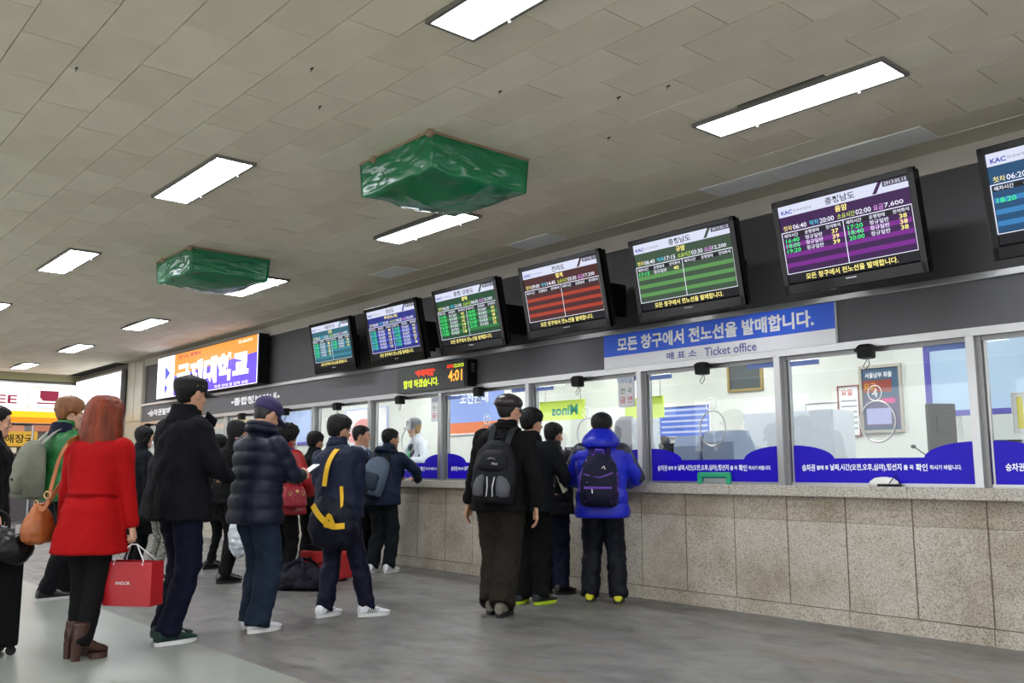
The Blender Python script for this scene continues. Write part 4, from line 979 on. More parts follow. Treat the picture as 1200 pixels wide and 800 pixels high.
    if legs: P.tro = solid(T, tname, tm, root, .012, 3, folds*.9, .09, .13)
    jo = solid(J, jname, jm, root, jv, 3 if not quilt else 1, folds if not quilt else .005, .11, .16 if not quilt else 0); P.jacket = jo
    # face pieces
    for q in (-1, 1):
        e = MB(); e.ball((q*.030, .0785, .014), (.0125, .006, .0042), M_EYE, HM, n=10, k=6); e.build('eye', root, True)
        e = MB(); e.ball((q*.031, .082, .036), (.017, .005, .0032), M_HAIRB, HM, n=10, k=6); e.build('eyebrow', root, True)
    e = MB(); e.ball((0, .0885, -.050), (.021, .005, .0055), M_LIP, HM, n=10, k=6); e.build('lips', root, True)
    hs, hm, hk = hair
    P.hair = long_hair(root, HM, hm) if hs == 'long' else make_hair(root, HM, hs, hm or M_HAIRB, **hk)
    if cap: make_cap(root, HM, *cap)
    if shoes:
        for k, FM in P.ank:
            if shoes[0] == 'heel': heel_boot(root, FM, shoes[1])
            else: make_shoe(root, FM, shoes[1], shoes[2], kind=shoes[0], lace=shoes[3] if len(shoes) > 3 else None)
    return P
def collar_ring(P, m, name='collar', h=.50, r=(.092, .085), t=.022, rise=.03, hd=None):
    b = MB(); pts = []
    for k in range(24):
        a = 2*PI*k/24; pts.append(P.sp(h+rise*(.5-.5*math.sin(a)), r[0]*math.cos(a), -.008+r[1]*math.sin(a)))
    b.tube(pts, t*P.s, m, n=10, closed=True); pts2 = [p+P.up*t*P.s*1.1 for p in pts]; b.tube(pts2, t*.8*P.s, m, n=10, closed=True)
    return b.build(name, P.root, True)
def follow(P, name, label, cat, **k):
    """a carried thing: its own top-level object standing in the bearer's frame"""
    return empty(name, tuple(P.root.location), P.root.rotation_euler.z, label=label, category=cat, **k)
def ribbon(mb, pts, w, t, m, nrm):
    """flat strap along pts; nrm(i) outward normal"""
    pts = [Vector(p) for p in pts]; vs = []; fs = []; n = len(pts)
    for i, p in enumerate(pts):
        tg = (pts[min(i+1, n-1)]-pts[max(i-1, 0)]).normalized(); nn = Vector(nrm[i] if isinstance(nrm, list) else nrm); nn = (nn-tg*nn.dot(tg)).normalized(); sd = tg.cross(nn)
        for a, c in ((-1, 0), (1, 0), (1, 1), (-1, 1)): vs.append(p+sd*a*w/2+nn*c*t)
    for i in range(n-1):
        for k in range(4): k2 = (k+1) % 4; fs.append((i*4+k, i*4+k2, i*4+4+k2, i*4+4+k))
    fs += [(3, 2, 1, 0), ((n-1)*4, (n-1)*4+1, (n-1)*4+2, (n-1)*4+3)]
    mb.add(vs, fs, m)
def smoothpath(pts, k=6):
    pts = [Vector(p) for p in pts]; out = []
    for i in range(len(pts)-1):
        p0, p1, p2, p3 = pts[max(i-1, 0)], pts[i], pts[i+1], pts[min(i+2, len(pts)-1)]
        for j in range(k):
            t = j/k; out.append(.5*((2*p1)+(p2-p0)*t+(2*p0-5*p1+4*p2-p3)*t*t+(3*p1-p0-3*p2+p3)*t**3))
    out.append(pts[-1]); return out
# ------------------------------------------------------------------ the people
def fab(n, c, rough=.85, **k): return mat(n, c, rough, bump=k.pop('bump', .25), bscale=k.pop('bscale', 25), var=k.pop('var', .08), vscale=k.pop('vscale', 6), sheen=k.pop('sheen', 0), spec=k.pop('spec', .18), **k)
WHITE_SH = mat('white_leather', '#dcdde2', .4); WSOLE = mat('white_rubber', '#d8d8d6', .5); BSOLE = mat('black_rubber', '#101010', .6)
BLK = fab('black_wool', '#08090a'); NAVY = fab('navy_cloth', '#0b0e22'); CHAR = fab('charcoal_wool', '#0f1114')
# woman in red
RED = fab('red_wool', '#9c0609'); AUB = mat('auburn_hair', '#70290c', .42, spec=.3, bump=.9, bscale=55, stretch=(1, 1, .12), var=.5, vscale=30)
p_red = person('woman in a red wool coat with auburn hair, seen from behind', 6.14, -1.80, -48, 1.63, torso=TORSO_W, hem=-.27, bulk=1.1, feet=((.05, -.10, 32), (-.045, -.03, 26)), lean=7, pel=(0, .0), female=True,
    arms={'R': dict(w=(.27, .06, .76), t=(0, 1, 0), curl=1.5), 'L': dict(w=(-.26, .10, .82), pole=(-.5, -1, -.2), hide=True)}, head=(12, 4), skin=1, jm=RED, tm=fab('black_knit', '#0b0b0d'), shoes=('heel', mat('brown_leather', '#3c2118', .4)),
    hair=('long', AUB, dict(thick=.022, disp=.008, dsize=.03)), jname='coat', leg_r=(.10, .07, .052), hem_z=.15, folds=.010)
b = MB(); pts = []
for k in range(26):
    a = 2*PI*k/26; pts.append(p_red.sp(.472+.03*(.5-.5*math.sin(a)), .118*math.cos(a), -.01+.085*math.sin(a)))
b.tube(pts, .021, RED, n=10, closed=True); solid(b, 'fur_collar', fab('grey_fur', '#6e655a', bump=1, bscale=90), p_red.root, .008, 1, .02, .02)
b = MB(); ring = [p_red.sp(.10, .172*math.cos(2*PI*k/36), .138*math.sin(2*PI*k/36)) for k in range(36)]
ribbon(b, ring+[ring[0]], .02, .008, mat('red_seam', '#7a0508', .9, spec=.1), [(p-p_red.sp(.10)) for p in ring+[ring[0]]]); b.build('waist_seam', p_red.root)
# tan shoulder bag
TAN = mat('tan_leather', '#9a5526', .45, bump=.3, bscale=14, var=.12, vscale=6)
bg = follow(p_red, 'shoulder_bag', 'slouchy tan leather shoulder bag on the woman in red', 'bag')
b = MB(); c0 = V(-.31, -.07, .69)
b.rings([(c0.x, c0.y, c0.z, .05, .07), (c0.x, c0.y, c0.z+.02, .075, .115), (c0.x, c0.y, c0.z+.08, .08, .13), (c0.x, c0.y, c0.z+.15, .065, .105), (c0.x, c0.y, c0.z+.21, .04, .07), (c0.x, c0.y, c0.z+.25, .02, .04)], TAN, n=24, e=2.4)
solid(b, 'pouch', TAN, bg, .009, 2, .02, .07)
sp_ = p_red.sp
st = smoothpath([c0+V(0, -.04, .24), sp_(.02, -.25, -.13), sp_(.2, -.215, -.14), sp_(.36, -.175, -.155), sp_(.475, -.14, -.10), sp_(.50, -.125, .07), V(-.30, .16, 1.1), c0+V(.01, .06, .24)])
b = MB(); ribbon(b, st, .03, .004, TAN, [V(-.25, -1, .2) if i < len(st)*.5 else V(-1, .6, .3) for i in range(len(st))]); b.build('strap', bg)
b = MB(); b.tube([sp_(.10, -.235, -.145)+V(.022*math.cos(a), -.006, .022*math.sin(a)) for a in [2*PI*k/14 for k in range(14)]], .006, mat('pale_brass', '#c9a77c', .3, .8), n=6, closed=True)
b.tube([c0+V(.014*math.cos(a), -.04, .25+.018*math.sin(a)) for a in [2*PI*k/14 for k in range(14)]], .004, mat('pale_brass', '#c9a77c'), n=6, closed=True); b.build('buckle', bg, kind='stuff')
# red paper shopping bag
PAP = mat('red_paper', '#a8161f', .4, var=.08, vscale=5)
k_, hd_, _, _ = p_red.wr[0]; gp = k_+hd_*.10
sb = follow(p_red, 'shopping_bag', 'glossy red paper shopping bag hanging from her hand', 'bag')
Mb = Matrix.Translation((gp.x, gp.y+.02, 0)) @ Matrix.Rotation(math.radians(86), 4, 'Z')
b = MB(); zt, zb_ = gp.z-.11, gp.z-.38
L, D_ = .165, .07
vs = [(x_, y_, z_) for z_, kx in ((zb_, 1), (zt, 1)) for x_, y_ in ((-D_, -L), (D_, -L), (D_, L), (-D_, L))]
vs[5] = (vs[5][0]-.01, vs[5][1], vs[5][2]); vs[6] = (vs[6][0]-.012, vs[6][1], vs[6][2])
vi = [(x_*.93, y_*.985, z_+(.004 if i < 4 else 0)) for i, (x_, y_, z_) in enumerate(vs)]
b.add(vs+vi, [(0, 3, 2, 1), (0, 1, 5, 4), (1, 2, 6, 5), (2, 3, 7, 6), (3, 0, 4, 7), (8, 9, 10, 11), (8, 12, 13, 9), (9, 13, 14, 10), (10, 14, 15, 11), (11, 15, 12, 8), (4, 5, 13, 12), (5, 6, 14, 13), (6, 7, 15, 14), (7, 4, 12, 15)], PAP, Mb)
b.build('paper_body', sb)
CORD = mat('white_cord', '#e4e0e0', .6)
for sx in (-D_, D_): 
    b = MB(); g_ = Mb.inverted() @ gp; b.tube([(sx, -.10, zt-.02), (sx*.9, -.10, zt+.01), (g_.x, g_.y-.02, gp.z-.005), (g_.x, g_.y+.02, gp.z-.005), (sx*.9, .10, zt+.01), (sx, .10, zt-.02)], .0042, CORD, Mb, n=6); b.build('handle', sb)
b = MB(); b.text('ANDOR', 0, 0, .02, CORD, Mb @ Matrix.Translation((-D_-.002, .03, zb_+.14)) @ Matrix(((0, 0, -1, 0), (-1, 0, 0, 0), (0, 1, 0, 0), (0, 0, 0, 1))), z=0.001, bold=.01); b.build('lettering', sb)

# man in the black field cap
COAT = fab('dark_navy_wool', '#0c0d14')
p_cap = person('man in a black field cap, dark peacoat and navy trousers with dark green sneakers', 6.27, -2.43, -78, 1.80, hem=-.16, bulk=1.15, feet=((.09, -.13, 0), (-.08, -.05, 0)), lean=2, pel=(0, -.03),
    arms={'R': dict(w=(.13, .27, 1.04), pole=(.9, -.7, -.3), d=(-1, .3, 0), t=(0, 0, 1)), 'L': dict(w=(-.13, .27, 1.02), pole=(-.9, -.7, -.3), d=(1, .3, 0), t=(0, 0, 1), hide=True)}, head=(-6, 2), jm=COAT, tm=NAVY,
    shoes=('sneaker', mat('green_canvas', '#12302b', .8), WSOLE, mat('white_lace', '#dadada', .8)), cap=('field', mat('black_cap', '#0b0b0c', .8)), jname='coat', leg_r=(.105, .084, .072), hair=('short', None, dict(thick=.008, disp=.002)))
b = MB(); R = []
for h_, rx, ry in ((.455, .15, .12), (.49, .125, .11), (.52, .10, .098), (.555, .088, .088), (.575, .092, .09), (.575, .082, .08), (.55, .07, .07)): R.append([p_cap.sp(h_-.02*math.sin(2*PI*k/24), rx*math.cos(2*PI*k/24), -.008+ry*math.sin(2*PI*k/24)+(.02 if math.sin(2*PI*k/24) > .6 else 0)) for k in range(24)])
loft(b, R, COAT); b.build('collar', p_cap.root, True)
b = MB()
for q in (-1, 1): b.poly([(0, 0), (.13, -.02), (.16, .03), (.05, .09)], COAT, Matrix.Translation(p_cap.sp(.47, q*.03, .125)) @ Matrix(((q, 0, 0, 0), (0, 0, 1, 0), (0, 1, 0, 0), (0, 0, 0, 1))), th=.014)
b.build('lapel', p_cap.root, kind='stuff')

# man in navy puffer with purple cap
PUF = mat('navy_puffer', '#0e1529', .5, var=.12, vscale=5, bump=.2, bscale=18, spec=.3)
p_puf = person('man in a navy quilted puffer jacket and purple baseball cap looking at a phone', 6.30, -3.02, -74, 1.67, hem=-.15, bulk=1.13, quilt=.13, qp=.105, feet=((.09, -.07, 4), (-.08, .02, -4)), lean=4, pel=(0, -.05),
    arms={'R': dict(w=(.08, .37, 1.14), pole=(.8, -.4, -.9), d=(-.25, 1, .05), t=(-.4, .1, 1), curl=.8), 'L': dict(w=(-.05, .36, 1.12), pole=(-.9, -.5, -.8), d=(.3, 1, .1), t=(.3, .2, 1), curl=.7)}, head=(0, 26), jm=PUF, tm=fab('washed_denim', '#1b2636', var=.15),
    shoes=('sneaker', WHITE_SH, WSOLE, mat('white_lace', '#dadada')), cap=('ball', mat('purple_cap', '#2b2350', .75)), leg_r=(.112, .096, .092), hem_z=.045, hair=('short', mat('grey_black_hair', '#1e1c1b', .5), dict(thick=.006, disp=.002)), jv=.010)
collar_ring(p_puf, PUF, h=.53, r=(.10, .095), t=.030)
k_, hd_, _, _ = p_puf.wr[0]
ph = follow(p_puf, 'smartphone', 'white smartphone held up by the man in the purple cap', 'phone')
Mp = Matrix.Translation(k_+V(-.035, .135, .045)) @ Matrix.Rotation(math.radians(28), 4, 'X')
b = MB(); b.box((-.034, -.06, -.004), (.034, .065, .004), mat('phone_white', '#e8e8ea', .3), Mp, bev=.003); b.build('case', ph)
b = MB(); b.quad(-.03, -.05, .03, .055, .0045, E('phone_screen', '#dfe8ff', 1.0), Mp); b.build('screen', ph)

# man in navy tracksuit with yellow trimmed bag
TRK = fab('tracksuit_navy', '#1a2034', .6); YEL = mat('yellow_webbing', '#e0b010', .6)
p_trk = person('man in a navy tracksuit with white sneakers, wearing a yellow strapped bag', 6.43, -3.80, -64, 1.585, hem=-.10, bulk=1.15, feet=((.20, .05, 34), (-.10, -.10, 10)), lean=6, side=-6, pel=(-.02, -.06),
    arms={'R': dict(w=(.05, .28, 1.05), pole=(.55, -.9, -.5), d=(-.8, .6, 0), t=(0, 0, 1)), 'L': dict(w=(-.12, .30, 1.05), pole=(-1, -.6, -.4), d=(.8, .6, 0), t=(0, 0, 1))}, head=(14, 8), jm=TRK, tm=fab('track_pants', '#090b22', .6),
    shoes=('sneaker', WHITE_SH, WSOLE, mat('white_lace', '#dadada')), leg_r=(.108, .082, .072), hair=('short', None, dict(thick=.017, disp=.012, dsize=.025)), hem_z=.07)
collar_ring(p_trk, TRK, r=(.085, .082), t=.016)
for sh_ in [o for o in p_trk.root.children if o.name.startswith('shoe')]:
    pass
for (k_, FM) in p_trk.ank:
    b = MB(); blk = mat('stripe_black', '#141414', .5)
    for q in (-1, 1):
        for j in range(5):
            y_ = -.005+.019*j; b.tube([(q*.0385, y_-.010, .034), (q*.0405, y_, .050), (q*.038, y_+.008, .064)], .0035, blk, FM, n=5)
    b.build('shoe_stripe', p_trk.root, kind='stuff')
bag = follow(p_trk, 'sports_bag', 'navy duffel with yellow straps slung behind the tracksuit man', 'bag')
NB = fab('bag_navy', '#080b1c', .6)
c0 = V(.04, -.20, .74)
b = MB(); b.rings([(c0.x, c0.y+.02, c0.z-.20, .12, .07), (c0.x, c0.y, c0.z-.17, .17, .10), (c0.x, c0.y, c0.z-.06, .215, .12), (c0.x-.01, c0.y, c0.z+.05, .20, .11), (c0.x-.04, c0.y+.02, c0.z+.13, .15, .08), (c0.x-.08, c0.y+.03, c0.z+.20, .07, .04)], NB, n=28, e=2.6)
solid(b, 'bag_body', NB, bag, .011, 2, .03, .12)
s_ = p_trk.sp
st = smoothpath([c0+V(-.10, -.02, .2), s_(.13, -.03, -.17), s_(.34, .02, -.175), s_(.475, .07, -.10), s_(.475, .09, .05), s_(.35, .09, .16)])
b = MB(); ribbon(b, st[7:], .042, .005, YEL, V(0, -1, .5)); b.build('shoulder_strap', bag, label='broad yellow shoulder strap')
b = MB(); ribbon(b, st[:10], .012, .004, NB, V(0, -1, .2)); b.build('strap_webbing', bag)
b = MB(); st = smoothpath([c0+V(-.13, -.10, .13), c0+V(-.04, -.135, .05), c0+V(.07, -.14, -.02), c0+V(.17, -.11, -.02)]); ribbon(b, st, .045, .006, YEL, V(0, -1, .1)); b.build('handle_strap', bag, label='yellow handle strap')
b = MB(); st = smoothpath([c0+V(.02, -.145, -.03), c0+V(.06, -.16, .06), c0+V(.10, -.15, -.02)]); ribbon(b, st, .03, .005, YEL, V(0, -1, .1)); st = smoothpath([c0+V(.13, -.09, .12), s_(.03, .15, -.165), s_(.14, .14, -.16)]); ribbon(b, st, .03, .005, YEL, V(0, -1, .1)); b.build('side_strap', bag, kind='stuff')

# older man in flat cap with black and grey backpack
p_fl = person('man in a dark leather flat cap with a black and grey backpack, brown trousers', 5.65, -4.75, -56, 1.75, hem=-.13, bulk=1.17, feet=((.05, -.06, 5), (-.07, .05, -10)), lean=3, pel=(0.02, 0), side=5,
    arms={'R': dict(w=(.30, -.03, .83), pole=(.4, -1, -.2), t=(-.3, 1, 0), curl=.5), 'L': dict(w=(-.28, .06, .83), t=(0, 1, 0))}, head=(24, 2), skin=0, jm=BLK, tm=fab('brown_black_twill', '#231f19'),
    shoes=('sneaker', mat('hiking_grey', '#6b6659', .7, var=.3, vscale=20), BSOLE, mat('black_lace', '#151515', .8)), cap=('flat', mat('dark_leather_cap', '#2e2526', .33)), leg_r=(.125, .108, .098), hem_z=.075, hair=('short', mat('dark_hair2', '#14100e', .5), dict(thick=.006, disp=.002)), vox=.0065)
collar_ring(p_fl, BLK, r=(.088, .085), t=.018)
b = MB()
for q in (-1, 1):
    b.tube([(q*.031+.02*math.cos(a), .094, .012+.016*math.sin(a)) for a in [2*PI*k/12 for k in range(12)]], .002, M_STEEL, p_fl.HM, n=5, closed=True); b.tube([(q*.05, .094, .016), (q*.072, .06, .018), (q*.08, -.005, .022)], .002, M_STEEL, p_fl.HM, n=5)
b.build('spectacles', p_fl.root)
def backpack(P, label, W, Hh, D, z0, main, straps, build_extra, tilt=0, xo=0, yo=-.135, open_=None):
    r = follow(P, 'backpack', label, 'backpack')
    base = P.sp(z0, xo, yo); BM = Matrix.Translation(base) @ Matrix((P.rt, P.fw, P.up)).transposed().to_4x4() @ Matrix.Rotation(math.radians(tilt), 4, 'Y')
    b = MB(); y_ = -D/2
    b.rings([(0, y_, 0, W*.36, D*.32), (0, y_, .02, W*.45, D*.46), (0, y_-.012, Hh*.25, W*.5, D*.55), (0, y_-.005, Hh*.55, W*.49, D*.5), (0, y_+.01, Hh*.8, W*.42, D*.40), (0, y_+.02, Hh*.93, W*.30, D*.28), (0, y_+.02, Hh, W*.12, D*.12)], main, BM, n=28, e=2.7)
    solid(b, 'main_compartment', main, r, .009, 2, .012, .08)
    for q in (-1, 1):
        st = smoothpath([BM @ V(q*W*.2, -D*.3, Hh*.9), P.sp(.49, q*.085, -.06*1.2)+P.up*.03, P.sp(.485, q*.115, .04), P.sp(.36, q*.13, .15), P.sp(.2, q*.15, .12), BM @ V(q*W*.42, .02, Hh*.1)])
        b = MB(); ribbon(b, st, .05, .008, straps, [V(0, -1, .6), V(0, -1, .8)]*6+[V(0, 0, 1)]*6+[V(0, 1, .2)]*(len(st)-18)); b.build('shoulder_strap', r)
    build_extra(r, BM, W, Hh, D); return r
GREYF = fab('bag_grey', '#55565c', .7); DKG = fab('bag_black', '#15161a', .65)
def ex_fl(r, M, W, Hh, D):
    for q, w_ in ((-1, .06), (1, .075)):
        b = MB(); b.rings([(q*W*.28, -D*.96, .045, .02, .03), (q*W*.28, -D*.98, .06, w_*.7, .05), (q*W*.28, -D*.98, .13, w_*.75, .055), (q*W*.24, -D*.95, .19, w_*.55, .05), (q*W*.2, -D*.9, .22, .012, .02)], GREYF, M, n=18); b.build('side_panel', r, True, label='light grey curved panel')
        b = MB(); b.tube([(q*.025, -D*1.12, .05), (q*.02, -D*1.15, .12), (q*.03, -D*1.09, .2)], .0045, mat('reflective_cord', '#c8c8cc', .4), M, n=6); b.build('piping', r)
    b = MB(); b.rings([(0, -D*.78, .24, W*.30, .05), (0, -D*.84, .27, W*.36, .06), (0, -D*.78, .36, W*.33, .055), (0, -D*.7, .41, W*.2, .03)], DKG, M, n=20, e=2.6); b.build('top_pocket', r, True)
    b = MB(); b.text('PRO', .03, .30, .018, mat('reflective_cord', '#c8c8cc'), M @ Matrix(((1, 0, 0, 0), (0, 0, -1, -D*.84-.062), (0, 1, 0, 0), (0, 0, 0, 1))), z=.002) ; b.tube([(-.03, -D*.84-.058, .335), (0, -D*.84-.063, .345), (.03, -D*.84-.058, .335)], .003, M_STEEL, M, n=5); b.build('zip_pull', r, kind='stuff')
    b = MB(); b.tube([(-.03, -.02, Hh*.96), (-.025, -.03, Hh*1.06), (.025, -.03, Hh*1.06), (.03, -.02, Hh*.96)], .008, DKG, M, n=8); b.build('grab_handle', r)
backpack(p_fl, 'black rucksack with light grey side panels worn by the flat cap man', .35, .49, .18, -.07, DKG, fab('strap_grey', '#26272b'), ex_fl, tilt=-2, xo=.01, yo=-.155)

# two men in dark jackets at the window
p_14 = person('dark haired man in a charcoal jacket and black green edged running shoes', 5.93, -5.35, -62, 1.67, hem=-.13, bulk=1.17, feet=((.10, -.02, 22), (-.08, -.04, -4)), lean=3,
    arms={'R': dict(w=(.20, .22, .98), pole=(1, -.6, -.3), d=(-.6, .8, -.1), t=(0, 0, 1), curl=.9), 'L': dict(w=(-.2, .2, .95), pole=(-1, -.6, -.3), d=(.5, .8, 0), t=(0, 0, 1))}, head=(22, 4), skin=0, jm=CHAR, tm=BLK,
    shoes=('sneaker', mat('running_black', '#1b2322', .6), mat('lime_sole', '#a8c820', .5), mat('lime_lace', '#b8d830', .6)), leg_r=(.11, .092, .082), hair=('short', None, dict(thick=.018, disp=.007)), hem_z=.06)
collar_ring(p_14, CHAR, r=(.09, .088), t=.02)
npz = follow(p_14, 'folded_newspaper', 'folded newspaper tucked under the arm of the charcoal jacket man', 'newspaper')
b = MB(); Mn = Matrix.Translation((.27, .10, 1.0)) @ Matrix.Rotation(math.radians(-18), 4, 'Y') @ Matrix.Rotation(math.radians(10), 4, 'X')
b.box((-.012, -.05, -.06), (.012, .05, .22), mat('newsprint', '#b9b39a', .8, var=.2, vscale=40), Mn, bev=.005); b.build('folded_sheets', npz)
p_15 = person('short man in a black jacket and navy trousers closest to the dark monitor', 6.25, -5.92, -60, 1.58, hem=-.14, bulk=1.15, feet=((.09, -.02, 25), (-.08, 0, 0)), lean=4,
    arms={'R': dict(w=(.16, .32, 1.10), pole=(1, -.6, -.3), d=(-.3, 1, 0), t=(0, 0, 1)), 'L': dict(w=(-.16, .32, 1.10), pole=(-1, -.6, -.3), d=(.3, 1, 0), t=(0, 0, 1))}, head=(20, 6), skin=2, jm=fab('black_nylon', '#0e0f14', .6), tm=NAVY,
    shoes=('sneaker', mat('black_leather', '#15120f', .35), BSOLE), leg_r=(.105, .088, .08), hair=('short', None, dict(thick=.010, disp=.005)), hem_z=.05)
collar_ring(p_15, fab('black_nylon', '#0e0f14'), r=(.085, .082), t=.018)

# person in bright blue puffer
BLUE = mat('bright_blue_nylon', '#1420ac', .42, var=.1, vscale=5, bump=.25, bscale=12, spec=.35); PURP = mat('purple_trim', '#5a2a9a', .5); DKN = fab('dark_navy_pack', '#12122a', .6)
p_bl = person('person in a bright blue puffer jacket and yellow shoes at window five', 5.55, -5.86, -52, 1.63, hem=-.17, bulk=1.27, quilt=.09, feet=((.13, -.03, 0), (-.12, .02, 0)), lean=4,
    arms={'R': dict(w=(.22, .30, 1.06), pole=(1, -.8, -.5), d=(-.4, 1, 0), t=(0, 0, 1)), 'L': dict(w=(-.22, .30, 1.06), pole=(-1, -.8, -.5), d=(.4, 1, 0), t=(0, 0, 1))}, head=(0, 8), skin=1, jm=BLUE, tm=fab('black_trackpants', '#0b0e18', .6),
    shoes=('sneaker', mat('yellow_shoe', '#c8c818', .5), mat('grey_sole', '#3a3a30', .6), mat('black_lace', '#151515')), leg_r=(.112, .095, .086), hair=('short', None, dict(thick=.016, disp=.005)), hem_z=.05, jv=.011, qp=.13)
b = MB()   # hood down over the nape
R = []
for t in range(9):
    a = t/8; R.append([p_bl.sp(.46+.185*a+.015*math.sin(2*PI*k/24+PI)*0, (.085+.085*math.sin(PI*min(1, a*.75+.25)))*math.cos(2*PI*k/24)*1.05, -.05*(1-a)-.025+(.06+.10*math.sin(PI*min(1, a*.7+.3)))*math.sin(2*PI*k/24)) for k in range(24)])
loft(b, R, BLUE); solid(b, 'hood', BLUE, p_bl.root, .009, 3, .012, .07)
b = MB()
for q in (-1, 1): R = [[p_bl.sp(h_, q*(.13+.012*0)+rr*.10*math.cos(2*PI*k/20), rr*.115*math.sin(2*PI*k/20)-.005) for k in range(20)] for h_, rr in ((.405, 1.05), (.44, 1.12), (.475, .95), (.50, .6), (.52, .3))]; loft(b, R, DKN)
for (k_, hd_, e_, S_) in p_bl.wr:
    out = (S_-p_bl.sp(.42)).normalized(); b.ball(S_+out*.006+p_bl.up*.005, (.090, .090, .086), DKN, n=16, k=10)
    b.tube([S_+out*.022, S_.lerp(e_, .6)+out*.018, e_+out*.018, e_.lerp(k_, .5)+out*.016], [.074, .062, .052, .045], DKN, n=12)
solid(b, 'shoulder_yoke', mat('yoke_navy', '#15162c', .5), p_bl.root, .010, 3)
def ex_bl(r, M, W, Hh, D):
    for q in (-1, 1):
        b = MB(); b.tube([(q*W*.40, -D*.72, .03), (q*W*.46, -D*.8, Hh*.3), (q*W*.44, -D*.72, Hh*.6), (q*W*.30, -D*.6, Hh*.85), (q*W*.1, -D*.5, Hh*.97)], .010, PURP, M, n=8); b.build('side_piping', r, True)
        b = MB(); b.box((q*W*.30-.012, -D*1.13, .04), (q*W*.30+.012, -D*1.02, .17), PURP, M, bev=.003); b.build('pocket_edge', r)
    b = MB(); b.rings([(0, -D*.9, .03, W*.30, .04), (0, -D*.95, .05, W*.36, .05), (0, -D*.95, .15, W*.36, .055), (0, -D*.92, .18, W*.32, .04)], DKN, M, n=20, e=3); b.build('front_pocket', r, True)
    b = MB(); b.box((-W*.34, -D*.95-.062, .145), (W*.34, -D*.95-.045, .165), PURP, M, bev=.003); b.build('pocket_band', r)
    b = MB(); b.tube([(-.035, -.03, Hh*.94), (-.03, -.05, Hh*1.06), (.03, -.05, Hh*1.06), (.035, -.03, Hh*.94)], .010, PURP, M, n=8); b.build('grab_handle', r, True)
    b = MB(); ribbon(b, smoothpath([M @ V(-W*.36, -D*.98, Hh*.60), M @ V(0, -D*1.0, Hh*.53), M @ V(W*.36, -D*.98, Hh*.62)]), .012, .004, PURP, M.to_3x3() @ V(0, -1, 0)); b.build('flap_trim', r)
    b = MB(); b.tube([(.03, -D*.95, Hh*.7), (.05, -D*1.0, Hh*.74), (.06, -D*1.0, Hh*.68)], .005, CORD, M, n=6); b.tube([(-.09, -D*.97, Hh*.35), (-.095, -D*1.0, Hh*.45)], .005, CORD, M, n=6); b.tube([(-.05, -D*1.3, .15), (-.045, -D*1.33, .11)], .005, CORD, M, n=6); b.build('zip_pull', r, kind='stuff')
backpack(p_bl, 'dark backpack with purple piping on the blue puffer jacket', .345, .46, .16, -.07, DKN, fab('strap_purple', '#2a1c50'), ex_bl, yo=-.175)

# youth leaning on the counter
p_boy = person('youth in a dark teal hooded jacket leaning on the counter', 8.80, -5.72, -66, 1.62, hem=-.14, bulk=1.15, feet=((.10, -.05, 0), (-.09, -.10, -8)), lean=12, pel=(0, -.05),
    arms={'R': dict(w=(.20, .48, 1.08), pole=(1, -.1, -.1), d=(-1, .3, -.05), t=(0, 1, 0)), 'L': dict(w=(-.16, .48, 1.08), pole=(-1, -.1, -.1), d=(1, .3, -.05), t=(0, 1, 0))}, head=(24, 2), skin=2, jm=fab('dark_teal', '#101c30', .6), tm=fab('black_teal', '#10161b'),
    shoes=('sneaker', WHITE_SH, WSOLE, mat('white_lace', '#dadada')), leg_r=(.105, .086, .078), hair=('short', None, dict(thick=.012, disp=.005)), hem_z=.07)
b = MB(); pts = [p_boy.sp(.475+.03*(.5-.5*math.sin(2*PI*k/24)), .10*math.cos(2*PI*k/24), -.03+.10*math.sin(2*PI*k/24)-.03*(math.sin(2*PI*k/24) < 0)) for k in range(24)]
b.tube(pts, .035, CHAR, n=10, closed=True); solid(b, 'hood', fab('dark_teal', '#101c30'), p_boy.root, .01, 2, .015, .06)
SLATE = fab('slate_nylon', '#4c5868', .6)
def ex_boy(r, M, W, Hh, D):
    b = MB(); b.rings([(0, -D*.95, .05, W*.32, .03), (0, -D*1.0, .08, W*.40, .045), (0, -D*1.0, .20, W*.38, .04), (0, -D*.95, .24, W*.3, .02)], fab('slate_dark', '#2c343e'), M, n=20, e=3); b.build('front_pocket', r, True)
    b = MB(); b.tube([(-W*.42, -D*.6, Hh*.2), (-W*.45, -D*.6, Hh*.5), (-W*.3, -D*.55, Hh*.85), (0, -D*.6, Hh*.97), (W*.3, -D*.55, Hh*.85), (W*.45, -D*.6, Hh*.5), (W*.42, -D*.6, Hh*.2)], .007, M_BLACKM, M, n=6); b.build('zip', r)
backpack(p_boy, 'slate grey backpack sagging on the back of the leaning youth', .33, .44, .17, -.03, SLATE, fab('strap_black', '#14161a'), ex_boy, tilt=14, xo=-.05, yo=-.14)

